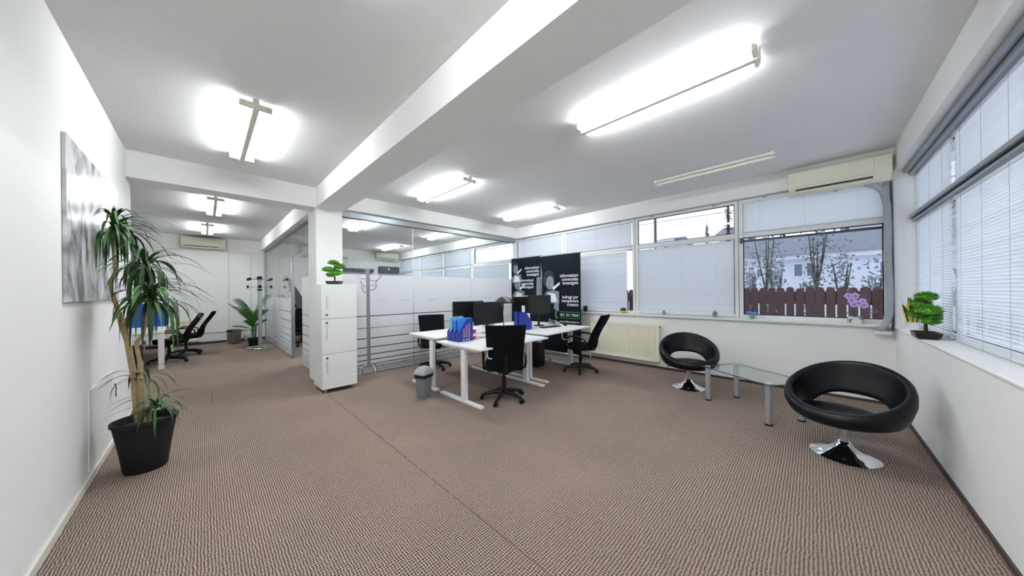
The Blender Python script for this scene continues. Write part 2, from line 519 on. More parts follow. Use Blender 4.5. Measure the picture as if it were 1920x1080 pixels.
# ------------------------------------------------------------------ windows
def window(idx, a0, a1, plane, axis, z0=1.0, z1=2.905, zt=(2.29, 2.37), fr=0.055):
    "window module between a0..a1 along axis in a plane; outward is +X for 'y' axis, -Y for 'x' axis"
    t = sempty('window_%d' % idx)
    def b(name, m, u0, u1, w0, w1, d0, d1, parent=t, bev=0.004):
        if axis == 'y': return box(name, m, parent, plane + d0, plane + d1, u0, u1, w0, w1, bev)
        return box(name, m, parent, u0, u1, plane - d1, plane - d0, w0, w1, bev)
    b('jamb', 'pvc', a0, a0 + fr, z0, z1, 0, 0.07); b('jamb', 'pvc', a1 - fr, a1, z0, z1, 0, 0.07)
    b('head_rail', 'pvc', a0 + fr, a1 - fr, z1 - fr, z1, 0, 0.07); b('bottom_rail', 'pvc', a0 + fr, a1 - fr, z0, z0 + fr, 0, 0.07)
    b('transom', 'pvc', a0 + fr, a1 - fr, zt[0], zt[1], 0, 0.07)
    b('pane', 'window_glass', a0 + fr, a1 - fr, z0 + fr, zt[0], 0.036, 0.042, bev=0)
    b('pane', 'window_glass', a0 + fr, a1 - fr, zt[1], z1 - fr, 0.036, 0.042, bev=0)
    g = 0.012
    for (q0, q1) in ((z0 + fr, zt[0]), (zt[1], z1 - fr)):
        b('gasket', 'dark_gap', a0 + fr, a0 + fr + g, q0, q1, 0.028, 0.034, bev=0)
        b('gasket', 'dark_gap', a1 - fr - g, a1 - fr, q0, q1, 0.028, 0.034, bev=0)
        b('gasket', 'dark_gap', a0 + fr, a1 - fr, q0, q0 + g, 0.028, 0.034, bev=0)
        b('gasket', 'dark_gap', a0 + fr, a1 - fr, q1 - g, q1, 0.028, 0.034, bev=0)
    b('seal_strip', 'dark_gap', a0 - 0.003, a0 + 0.003, z0, z1, -0.002, 0.06, bev=0)
    b('latch', 'grey_rail', a0 + 0.3, a0 + 0.36, z1 - 0.03, z1 - 0.015, -0.012, 0, bev=0)
    b('latch', 'grey_rail', a1 - 0.36, a1 - 0.3, z1 - 0.03, z1 - 0.015, -0.012, 0, bev=0)
    return t
posts = [-0.71, 0.84, 2.52, 4.23, 5.86, 7.75, 9.40, 11.10, 12.85]
for i in range(8):
    window(i + 1, posts[i], posts[i + 1], WX, 'y')
fposts = [5.98, 4.62, 3.26, 1.9]
for i in range(3):
    window(9 + i, fposts[i + 1], fposts[i], -0.91, 'x', 0.985, 2.895, (2.26, 2.34))
tk = structure(box('trim_1', 'grey_rail', None, WX - 0.012, WX + 0.05, YF, YB, 2.895, 2.91))
structure(MB().box(1.9, XR, -0.91, -0.80, 2.85, 2.885, 0.004).box(1.9, XR, -0.91, -0.84, 2.81, 2.845, 0.004).build('trim_2', 'aluminium', None))
structure(MB().box(1.9, XR, -0.91, -0.84, 2.30, 2.335, 0.004).box(1.9, XR, -0.91, -0.86, 2.255, 2.285, 0.004).build('trim_3', 'aluminium', None))

# ------------------------------------------------------------------ venetian blinds
def blind(label, a0, a1, z0, z1, plane, axis, group, tilt=64):
    t = thing('venetian_blind', label, 'blind', group=group)
    def P(u, d, z): return (plane - d, u, z) if axis == 'y' else (u, plane + d, z)
    def b(name, m, u0, u1, w0, w1, d0, d1):
        p, q = P(u0, d0, w0), P(u1, d1, w1)
        return box(name, m, t, p[0], q[0], p[1], q[1], w0, w1, 0.002)
    b('head_rail', 'blind_white', a0, a1, z1 - 0.025, z1, 0.004, 0.03)
    b('bottom_rail', 'blind_white', a0, a1, z0, z0 + 0.014, 0.008, 0.026)
    m = MB()
    n = int((z1 - z0 - 0.04) / 0.025)
    ct, st = math.cos(R(tilt)), math.sin(R(tilt))
    hw = 0.0145
    for k in range(n):
        z = z0 + 0.026 + k * 0.025
        j = random.uniform(-0.05, 0.05)
        tl_ = R(tilt + random.uniform(-9, 5)); ct, st = math.cos(tl_), math.sin(tl_)
        vs = [P(a0 + 0.003, 0.017 - hw * ct, z - hw * st), P(a1 - 0.003, 0.017 - hw * ct, z - hw * st + j * 0.01),
              P(a1 - 0.003, 0.017 + hw * ct, z + hw * st + j * 0.01), P(a0 + 0.003, 0.017 + hw * ct, z + hw * st)]
        m.bm.faces.new([m.bm.verts.new(v) for v in vs])
    s = m.build('slats', 'blind_slat', t, smooth=False)
    s['kind'] = 'stuff'
    L = a1 - a0
    for f in (0.15, 0.5, 0.85):
        p = P(a0 + L * f, 0.032, 0)
        box('ladder_cord', 'grey_plastic_light', t, p[0] - 0.0007, p[0] + 0.0007, p[1] - 0.0007, p[1] + 0.0007, z0, z1)
    return t
GB = 'closed white venetian blinds on the windows'
blind('white blind over upper pane under the air conditioner', -0.65, 0.78, 2.36, 2.85, WX, 'y', GB)
blind('wide closed white blind over lower pane left of fence view', 0.90, 2.45, 1.02, 2.30, WX, 'y', GB)
blind('closed white blind over lower pane beside yellow pot', 2.68, 4.17, 1.02, 2.30, WX, 'y', GB)
blind('closed white blind over upper pane above yellow pot', 2.58, 4.17, 2.36, 2.86, WX, 'y', GB)
blind('closed white blind over upper pane above the two banners', 4.29, 5.74, 2.36, 2.86, WX, 'y', GB)
blind('closed white blind over lower pane behind the two banners', 4.29, 5.74, 1.02, 2.30, WX, 'y', GB)
blind('blind in glazed back room, lower pane nearest the banners', 6.1, 7.69, 1.02, 2.30, WX, 'y', GB)
for i, (a, b_) in enumerate(((7.81, 9.34), (9.46, 11.04), (11.16, 12.70))):
    nm = ('second', 'third', 'farthest')[i]
    blind('upper blind in glazed back room, %s from the partition' % nm, a, b_, 2.36, 2.86, WX, 'y', GB)
    blind('lower blind in glazed back room, %s from the partition' % nm, a, b_, 1.02, 2.30, WX, 'y', GB)
for i, (a, b_) in enumerate(((4.68, 5.92), (3.32, 4.56), (1.96, 3.20))):
    nm = ('behind the snake plant', 'behind the bonsai on the ledge', 'farthest from the room corner')[i]
    blind('upper pale blind of right window band, %s' % nm, a, b_, 2.345, 2.79, -0.905, 'x', GB)
    blind('lower pale blind of right window band, %s' % nm, a, b_, 1.0, 2.24, -0.905, 'x', GB)
t = thing('blind_rail', 'raised dark blind rail across top of the fence-view window', 'blind')
box('rail', 'smoke_dark', t, WX - 0.03, WX - 0.005, -0.66, 0.80, 2.215, 2.245, 0.003)
box('bracket', 'smoke_dark', t, WX - 0.035, WX + 0.0, 0.78, 0.82, 2.20, 2.28)
box('bracket', 'smoke_dark', t, WX - 0.035, WX + 0.0, -0.69, -0.655, 2.20, 2.28)
box('pull_cord', 'white_paper', t, WX - 0.036, WX - 0.033, 0.68, 0.683, 1.6, 2.22)

# ------------------------------------------------------------------ glass partitions
GZ = [0.0, 0.05, 0.085, 0.117, 0.163, 0.243, 0.342, 0.473, 0.638, 0.826, 1.043]
def film_bands(parent, axis, c, a0, a1, ztop, breaks):
    edges = GZ + [1.318]
    for k in range(len(edges) - 1):
        z0, z1 = edges[k] + 0.008, edges[k + 1] - 0.008
        if axis == 'x': box('frosted_band', 'frosted_film', parent, a0, a1, c - 0.0075, c - 0.0060, z0, z1)
        else: box('frosted_band', 'frosted_film', parent, c - 0.0075, c - 0.0060, a0, a1, z0, z1)
    z0, z1 = 1.310, 1.326
    xs = [a0] + [v for br in breaks for v in br] + [a1]
    for q in range(0, len(xs), 2):
        if axis == 'x': box('frosted_band', 'frosted_film', parent, xs[q], xs[q + 1], c - 0.0075, c - 0.0060, z0, z1)
        else: box('frosted_band', 'frosted_film', parent, c - 0.0075, c - 0.0060, xs[q], xs[q + 1], z0, z1)
    if axis == 'x': box('frosted_band', 'frosted_film', parent, a0, a1, c - 0.0075, c - 0.0060, 1.326, ztop)
    else: box('frosted_band', 'frosted_film', parent, c - 0.0075, c - 0.0060, a0, a1, 1.326, ztop)
gp = sempty('wall_partition_front')
GY = 5.77
xs = [1.672, 2.98, 4.45, 5.97]
brk = [[(2.2, 2.44), (2.69, 2.92)], [(3.3, 3.52), (3.9, 4.2)], [(4.7, 5.0), (5.3, 5.6)]]
for i in range(3):
    box('pane', 'clear_glass', gp, xs[i] + 0.002, xs[i + 1] - 0.002, GY - 0.005, GY + 0.005, 0.02, 2.80)
    film_bands(gp, 'x', GY, xs[i] + 0.004, xs[i + 1] - 0.004, 1.80, brk[i])
    if i: box('joint', 'white_paper', gp, xs[i] - 0.006, xs[i] + 0.006, GY - 0.006, GY + 0.006, 1.8, 2.80)
box('top_rail', 'grey_rail', gp, 1.672, 5.97, GY - 0.025, GY + 0.025, 2.79, 2.885, 0.003)
box('top_gasket', 'smoke_dark', gp, 1.672, 5.97, GY - 0.02, GY + 0.02, 2.775, 2.79)
box('floor_rail', 'grey_rail', gp, 1.672, 5.97, GY - 0.02, GY + 0.02, 0.0, 0.02)
box('wall_post', 'pvc', gp, 5.93, 5.985, GY - 0.03, GY + 0.03, 0.02, 2.79)
gq = sempty('wall_partition_side')
GX = 1.42
for (a, b_, z0, z1) in ((6.27, 7.50, 0.02, 2.84), (7.50, 8.42, 2.31, 2.84), (8.50, 10.60, 0.02, 2.84), (10.62, 12.84, 0.02, 2.84)):
    box('pane', 'clear_glass', gq, GX - 0.005, GX + 0.005, a, b_ - 0.004, z0, z1)
film_bands(gq, 'y', GX, 6.28, 7.49, 1.80, [(6.6, 6.9)])
film_bands(gq, 'y', GX, 8.50, 10.59, 1.36, [(8.9, 9.4)])
film_bands(gq, 'y', GX, 10.63, 12.83, 1.36, [(11.0, 11.6)])
box('door_post', 'aluminium', gq, GX - 0.03, GX + 0.03, 8.42, 8.50, 0, 2.31, 0.003)
box('top_rail', 'grey_rail', gq, GX - 0.025, GX + 0.025, 6.27, 12.84, 2.84, 2.87)
box('end_post', 'aluminium', gq, GX - 0.03, GX + 0.03, 12.80, 12.85, 0, 2.84)
box('floor_rail', 'grey_rail', gq, GX - 0.015, GX + 0.015, 8.50, 12.8, 0, 0.02)
for z in (1.55, 1.70):
    MB().cyl((GX - 0.035, 8.72, z), (GX - 0.006, 8.72, z), 0.022).build('fitting', 'aluminium', gq)
dr = sempty('door_1', (GX + 0.03, 7.52, 0))
box('leaf', 'clear_glass', dr, 0.0, 0.85, -0.005, 0.005, 0.01, 2.28)
MB().cyl((0.78, -0.05, 0.9), (0.78, -0.05, 1.2), 0.012).build('handle', 'aluminium', dr)
box('edge_rail', 'aluminium', dr, 0, 0.85, -0.012, 0.012, 2.25, 2.29)

# ------------------------------------------------------------------ ceiling lights
def light_fixture(label, x, y0, y1, lit=True, rz=0.0):
    L = y1 - y0
    t = thing('ceiling_light', label, 'ceiling light', (x, (y0 + y1) / 2, ZC), rz, 'fluorescent tube lights on the ceiling')
    box('housing', 'fixture_cream', t, -0.024, 0.024, -L / 2, L / 2, -0.088, -0.001, 0.004)
    for s in (-1, 1):
        MB().box(-0.115, 0.115, s * (L / 2 - 0.03) - 0.012, s * (L / 2 - 0.03) + 0.012, -0.075, -0.02, 0.004).build('end_bracket', 'fixture_cream', t)
        for q in (-1, 1):
            MB().cyl((q * 0.088, s * (L / 2 - 0.05), -0.045), (q * 0.088, s * (L / 2 - 0.008), -0.045), 0.020, n=12).build('lamp_holder', 'fixture_cream', t)
    for q in (-1, 1):
        MB().cyl((q * 0.088, -L / 2 + 0.05, -0.045), (q * 0.088, L / 2 - 0.05, -0.045), 0.014, n=10).build('tube', 'tube_lit' if lit else 'tube_unlit', t)
    return t
light_fixture('lit twin tube light over left aisle, nearest the dracaena', 0.335, 3.50, 5.01)
light_fixture('lit twin tube light over left aisle, nearest the front wall', 0.335, 0.22, 1.70)
light_fixture('largest lit twin tube light, right bay between beam and window wall', 2.80, 0.25, 1.73)
light_fixture('switched-off cream tube light near the corner air conditioner', 5.03, 0.31, 1.75, lit=False)
light_fixture('lit twin tube light above the near desks', 2.81, 3.62, 5.07)
light_fixture('lit twin tube light above the two banners', 4.99, 3.61, 5.11)
light_fixture('lit tube light in glazed back room beside the pillar', 2.79, 7.20, 8.75)
light_fixture('lit tube light in glazed back room near its windows', 5.03, 7.15, 8.60)
light_fixture('lit tube light in front of back room air conditioner', 4.95, 10.40, 11.88)
light_fixture('lit tube light just behind the left cross beam', 0.15, 7.42, 8.92)
light_fixture('lit tube light in front of the far left air conditioner', 0.06, 10.30, 11.80)

# ------------------------------------------------------------------ air conditioners, radiators, pipe
def air_con(label, loc, rz, W=0.92, H=0.33, Dp=0.19):
    "back against local +Y, front faces local -Y, origin at bottom centre of the back"
    t = thing('air_conditioner', label, 'air conditioner', loc, rz, 'wall air conditioners')
    prof = [(0, 0.02), (0, H), (-Dp * 0.75, H), (-Dp * 0.97, H - 0.03), (-Dp, H * 0.45), (-Dp * 0.92, 0.07), (-Dp * 0.55, 0.0), (-0.03, 0.0)]
    MB().prism(prof, 'x', -W / 2, W / 2).build('body', 'cream_plastic', t, smooth=False)
    box('front_panel', 'cream_plastic', t, -W / 2 + 0.06, W / 2 - 0.14, -Dp - 0.006, -Dp * 0.9, 0.10, H - 0.04, 0.004)
    box('air_slot', 'dark_gap', t, -W / 2 + 0.07, W / 2 - 0.15, -Dp * 0.97, -Dp * 0.85, 0.052, 0.066)
    box('louvre', 'cream_plastic', t, -W / 2 + 0.07, W / 2 - 0.15, -Dp * 0.86, -Dp * 0.60, 0.012, 0.045, 0.004)
    box('side_seam', 'grey_plastic_light', t, W / 2 - 0.115, W / 2 - 0.11, -Dp - 0.004, -Dp * 0.9, 0.09, H - 0.03)
    MB().lathe([(0.022, 0), (0.022, 0.008)], 20).build('display', 'screen_black', t)
    d = t.children[-1]
    d.rotation_euler = (R(90), 0, 0); d.location = (W / 2 - 0.085, -Dp - 0.001, H * 0.62)
    return t
air_con('largest cream air conditioner in the corner above the window', (XR, -0.235, 2.775), R(-90))
air_con('cream air conditioner on far left back wall', (0.0, YB - 0.025, 2.82), 0)
air_con('cream air conditioner in glazed back room above black box', (5.42, YB - 0.025, 2.83), 0)
t = thing('insulated_pipe', 'grey insulated pipe running down the corner from air conditioner to sill', 'pipe')
MB().tube([(5.94, -0.50, 2.79), (5.92, -0.57, 2.75), (5.925, -0.635, 2.66), (5.935, -0.665, 2.5), (5.94, -0.672, 2.2), (5.94, -0.668, 1.8), (5.94, -0.68, 1.4), (5.935, -0.675, 1.15), (5.92, -0.655, 1.05), (5.905, -0.635, 0.99), (5.90, -0.61, 0.955), (5.93, -0.60, 0.935)], 0.034, 12).build('hose', 'insulation_grey', t)
MB().tube([(5.955, -0.70, 2.79), (5.96, -0.705, 2.5), (5.962, -0.71, 1.6), (5.962, -0.71, 1.02), (5.955, -0.70, 0.93)], 0.012, 8).build('drain_tube', 'smoke_dark', t)
box('clamp', 'white_paper', t, 5.86, 5.985, -0.69, -0.55, 0.885, 0.925, 0.006)

def radiator(label, loc, rz, W, z0, z1, ribs):
    t = thing('radiator', label, 'radiator', loc, rz, 'panel radiators')
    H = z1 - z0
    prof = [(-W / 2, -0.03), (-W / 2, -0.075)]
    p = (W - 0.06) / ribs
    for i in range(ribs):
        a = -W / 2 + 0.03 + i * p
        prof += [(a + 0.15 * p, -0.075), (a + 0.32 * p, -0.062), (a + 0.68 * p, -0.062), (a + 0.85 * p, -0.075)]
    prof += [(W / 2, -0.075), (W / 2, -0.03)]
    MB().prism(prof, 'z', z0 + 0.05, z1 - 0.05).build('ribbed_panel', 'cream_enamel', t, smooth=False)
    box('top_edge', 'cream_enamel', t, -W / 2, W / 2, -0.078, -0.03, z1 - 0.05, z1 - 0.005, 0.005)
    box('bottom_edge', 'cream_enamel', t, -W / 2, W / 2, -0.078, -0.03, z0, z0 + 0.05, 0.005)
    box('top_grille', 'cream_enamel', t, -W / 2, W / 2, -0.082, 0.0, z1 - 0.008, z1, 0.002)
    for s in (-1, 1):
        box('side_cover', 'cream_enamel', t, s * W / 2 - 0.004, s * W / 2 + 0.004, -0.08, -0.002, z0 + 0.01, z1, 0.002)
    MB().cyl((W / 2 + 0.005, -0.04, z1 - 0.05), (W / 2 + 0.025, -0.04, z1 - 0.05), 0.014, n=10).build('bleed_valve', 'smoke_dark', t)
    MB().tube([(-W / 2 - 0.03, -0.04, 0.0), (-W / 2 - 0.03, -0.04, z0 + 0.06), (-W / 2, -0.04, z0 + 0.06)], 0.009, 8).build('feed_pipe', 'pvc', t)
    MB().cyl((-W / 2 - 0.03, -0.04, z0 + 0.04), (-W / 2 - 0.03, -0.04, z0 + 0.09), 0.018, n=10).build('valve', 'smoke_dark', t)
    return t
radiator('long cream panel radiator under the window between desks and lounge chair', (XR - 0.035, 2.72, 0), R(-90), 1.40, 0.125, 0.825, 32)
radiator('cream radiator behind the office chairs in far left room', (-0.62, YB - 0.035, 0), 0, 1.0, 0.12, 0.72, 24)

# ------------------------------------------------------------------ wall pictures, black boxes
t = thing('wall_print', 'large glossy grey abstract print on left wall above dracaena', 'picture', (XL, 4.2, 2.0))
box('panel', 'abstract_print', t, 0.001, 0.02, -0.75, 0.9, -0.58, 0.53, 0.002)
t = thing('wall_picture', 'narrow dark grey picture on far wall behind dracaena leaves', 'picture', (-1.42, YB, 2.35))
box('frame', 'white_paper', t, -0.24, 0.22, -0.02, -0.001, -0.5, 0.5, 0.003)
box('print', 'print_grey', t, -0.21, 0.19, -0.024, -0.02, -0.46, 0.47)
t = thing('black_wall_box', 'black box mounted under back room air conditioner', 'box', (5.5, YB, 2.3))
box('case', 'smoke_dark', t, -0.42, 0.40, -0.22, -0.001, 0, 0.27, 0.01)
MB().cyl((-0.06, -0.235, 0.16), (-0.06, -0.218, 0.16), 0.035).build('dial', 'white_paper', t)
t = thing('wall_shelf', 'long dark wall shelf seen through clear glass beside pillar', 'shelf', (4.1, YB, 2.32))
box('board', 'smoke_dark', t, -0.9, -0.05, -0.2, -0.001, 0, 0.12, 0.006)
box('board', 'smoke_dark', t, -0.02, 0.62, -0.2, -0.001, 0, 0.12, 0.006)
box('end_piece', 'smoke_dark', t, 0.66, 0.74, -0.2, -0.001, -0.02, 0.12, 0.006)

# ------------------------------------------------------------------ storage cabinet
t = thing('storage_cabinet', 'tall white three-door storage cabinet standing against the pillar', 'cabinet', (1.425, 5.29, 0))
W2, D2 = 0.237, 0.24
box('carcass', 'white_lacquer', t, -W2, W2, -D2 + 0.02, D2, 0.055, 1.60, 0.002)
for i, (z0, z1) in enumerate(((0.06, 0.569), (0.577, 1.086), (1.094, 1.598))):
    d = box('door', 'white_lacquer', t, -W2, W2, -D2, -D2 + 0.018, z0, z1, 0.0025)
    hz = (z1 - 0.19) if i < 2 else (z0 + 0.24)
    MB().tube([(-W2 + 0.06, -D2, hz - 0.085), (-W2 + 0.06, -D2 - 0.025, hz - 0.085), (-W2 + 0.06, -D2 - 0.03, hz - 0.07), (-W2 + 0.06, -D2 - 0.03, hz + 0.07), (-W2 + 0.06, -D2 - 0.025, hz + 0.085), (-W2 + 0.06, -D2, hz + 0.085)], 0.005, 8).build('handle', 'aluminium_satin', d)
    lz = (z1 - 0.055) if i < 2 else (z0 + 0.055)
    MB().cyl((-W2 + 0.065, -D2 - 0.008, lz), (-W2 + 0.065, -D2, lz), 0.014, n=14).build('lock', 'lock_black', d)
for sx in (-1, 1):
    for sy in (-1, 1):
        MB().cyl((sx * (W2 - 0.05), sy * (D2 - 0.045), 0), (sx * (W2 - 0.05), sy * (D2 - 0.045), 0.055), 0.024, n=14).build('foot', 'silver_paint', t)

# ------------------------------------------------------------------ desks
def desk(label, x0, x1, y0, y1, zt, legs_y, crank=None, rz=0.0, group='white bench desks'):
    cx, cy = (x0 + x1) / 2, (y0 + y1) / 2
    W, Dp = x1 - x0, y1 - y0
    t = thing('desk', label, 'desk', (cx, cy, 0), rz, group)
    box('desktop', 'desk_white', t, -W / 2, W / 2, -Dp / 2, Dp / 2, zt - 0.025, zt, 0.003)
    for s in (-1, 1):
        x = s * (W / 2 - 0.06)
        yl = legs_y - cy
        box('foot', 'desk_white', t, x - 0.035, x + 0.035, -Dp / 2 + 0.05, Dp / 2 - 0.03, 0.0, 0.03, 0.004)
        box('leg', 'desk_white', t, x - 0.028, x + 0.028, yl - 0.045, yl + 0.045, 0.03, zt - 0.06, 0.006)
        box('arm', 'desk_white', t, x - 0.025, x + 0.025, -Dp / 2 + 0.12, Dp / 2 - 0.08, zt - 0.06, zt - 0.025, 0.003)
    box('crossbar', 'desk_white', t, -W / 2 + 0.09, W / 2 - 0.09, legs_y - cy - 0.02, legs_y - cy + 0.02, zt - 0.1, zt - 0.06, 0.003)
    if crank:
        cxk = crank - cx
        MB().tube([(cxk, -Dp / 2 + 0.06, zt - 0.03), (cxk, -Dp / 2 + 0.06, zt - 0.12), (cxk + 0.012, -Dp / 2 + 0.05, zt - 0.14), (cxk + 0.07, -Dp / 2 + 0.03, zt - 0.155)], 0.007, 8).build('crank', 'desk_white', t)
    return t
desk('nearest white desk, with three blue magazine files and crank handle', 2.36, 3.70, 2.88, 3.88, 0.757, 3.30, 2.52)
desk('white desk at right in front of the banner, keyboard on it', 3.76, 5.14, 2.97, 3.87, 0.79, 3.40, 4.25, R(1.5))
desk('white desk behind the nearest one, facing the striped glass', 2.36, 3.70, 3.91, 4.72, 0.80, 4.10)
desk('white desk at back right, between striped glass and banners', 3.76, 5.14, 3.92, 4.72, 0.80, 4.20)

# ------------------------------------------------------------------ office chairs
def office_chair(label, loc, rz, group='black office chairs', arms=True, recline=10, back_h=0.60, twist=0.0):
    "faces local +Y"
    t = thing('office_chair', label, 'chair', loc, rz, group)
    for k in range(5):
        a = R(90 + 72 * k + twist)
        c, s = math.cos(a), math.sin(a)
        l = MB().tube([(c * 0.03, s * 0.03, 0.105), (c * 0.14, s * 0.14, 0.10), (c * 0.27, s * 0.27, 0.07), (c * 0.30, s * 0.30, 0.055)], [0.034, 0.030, 0.022, 0.018], 8).build('base_leg', 'black_plastic', t)
        w_ = MB()
        for q in (-1, 1):
            o = Vector((-s, c, 0)) * 0.016 * q
            e = Vector((-s, c, 0)) * 0.010
            p = Vector((c * 0.30, s * 0.30, 0.026)) + o
            w_.cyl(p - e, p + e, 0.026, n=12)
        w_.cyl((c * 0.30, s * 0.30, 0.03), (c * 0.30, s * 0.30, 0.06), 0.009, n=8)
        w_.build('caster', 'black_plastic', l)
    MB().lathe([(0.045, 0.08), (0.042, 0.14), (0.030, 0.15), (0.030, 0.30), (0.022, 0.305), (0.022, 0.41)], 16).build('column', 'black_plastic', t)
    MB().box(-0.1, 0.1, -0.14, 0.10, 0.39, 0.43, 0.012).tube([(0.1, 0.02, 0.41), (0.24, 0.03, 0.405), (0.28, 0.03, 0.385)], 0.007, 6).build('mechanism', 'black_plastic', t)
    MB().box(-0.24, 0.24, -0.23, 0.24, 0.43, 0.50, 0.03, seg=3).build('seat', 'black_fabric', t)
    tr = math.tan(R(recline))
    def fn(u, v):
        z = 0.44 + back_h * v
        x = (u - 0.5) * (0.45 + 0.06 * v)
        y = -0.25 - back_h * v * tr + 0.05 * math.sin(PI * min(v * 1.3, 1)) * 0.6 + 0.10 * (u - 0.5) ** 2 * 2 - 0.03 * max(0, v - 0.75) * 2
        return Vector((x, y, z))
    MB().sheet(fn, 10, 12, lambda u, v: 0.045 if 0 < u < 1 and 0 < v < 1 else 0.022).build('backrest', 'black_fabric', t)
    MB().tube([(0, -0.10, 0.40), (0, -0.26, 0.41), (0, -0.305, 0.5), (0, -0.33, 0.66)], [0.03, 0.03, 0.028, 0.02], 8, flat=0.5).build('back_support', 'black_plastic', t)
    if arms:
        for q in (-1, 1):
            x = q * 0.275
            MB().tube([(q * 0.2, 0.06, 0.43), (x, 0.08, 0.44), (x, 0.17, 0.52), (x, 0.16, 0.62), (x, 0.08, 0.665), (x, -0.08, 0.665), (x, -0.18, 0.61), (x, -0.18, 0.52), (x, -0.10, 0.45), (q * 0.2, -0.06, 0.43)], 0.016, 8).build('armrest', 'black_plastic', t)
    return t
office_chair('black office chair seen from behind at the nearest desk', (2.86, 3.0, 0), R(-38), twist=10)
office_chair('black office chair facing the camera beside the striped glass', (3.12, 5.2, 0), R(160), twist=20, back_h=0.57)
office_chair('black office chair in side view between banner desk and radiator', (4.82, 3.02, 0), R(12), recline=22, twist=36)
office_chair('black office chair at far left desk, nearer the blue screen', (-0.55, 9.95, 0), R(95), 'chairs in the far left room', recline=24)
office_chair('black office chair at far left desk, farther from the blue screen', (-0.33, 10.95, 0), R(85), 'chairs in the far left room', recline=24)
office_chair('black office chair seen through the glass doorway', (1.93, 10.3, 0), R(150), 'chairs in the glazed back room')

# ------------------------------------------------------------------ far left desk
t = thing('desk', 'white desk in far left room with blue fabric screen', 'desk', (-1.35, 10.3, 0))
box('desktop', 'desk_white', t, -0.72, 0.77, -1.2, 1.5, 0.72, 0.75, 0.003)
for (x, y) in ((-0.66, -1.15), (0.74, -1.15), (-0.66, 1.45), (0.74, 1.45)):
    box('leg', 'desk_white', t, x - 0.04, x + 0.04, y - 0.03, y + 0.03, 0, 0.72, 0.003)
box('front_apron', 'desk_white', t, -0.66, 0.7, -1.17, -1.15, 0.60, 0.72)
t = thing('desk_screen', 'blue fabric desk screen behind dracaena leaves', 'desk screen', (-1.1, 9.4, 0.75))
box('panel', 'blue_screen', t, -0.55, 0.55, -0.015, 0.015, 0.08, 0.55, 0.006)
for x in (-0.4, 0.4): box('clamp', 'aluminium', t, x - 0.03, x + 0.03, -0.03, 0.03, 0, 0.09, 0.004)
t = thing('computer_tower', 'black computer case under the far left desk', 'computer', (-1.0, 9.6, 0))
box('case', 'black_plastic', t, -0.1, 0.1, -0.22, 0.22, 0.02, 0.45, 0.008)
box('front_bezel', 'screen_black', t, -0.1, 0.1, -0.235, -0.22, 0.03, 0.44, 0.004)
for q in (-1, 1): box('foot', 'black_plastic', t, q * 0.08 - 0.015, q * 0.08 + 0.015, -0.18, 0.18, 0, 0.02)
t = thing('drawer_unit', 'low dark drawer unit under far left desk beside computer', 'drawer unit', (-1.45, 9.62, 0))
box('body', 'black_plastic', t, -0.2, 0.2, -0.24, 0.26, 0.03, 0.56, 0.004)
for k in range(3):
    d = box('drawer', 'smoke_dark', t, -0.195, 0.195, -0.258, -0.24, 0.045 + k * 0.172, 0.21 + k * 0.172, 0.003)
    box('handle', 'aluminium', d, -0.06, 0.06, -0.27, -0.258, 0.12 + k * 0.172, 0.13 + k * 0.172)
for sx in (-1, 1):
    for sy in (-1, 1): MB().cyl((sx * 0.16, sy * 0.2, 0), (sx * 0.16, sy * 0.2, 0.03), 0.02, n=10).build('caster', 'black_plastic', t)

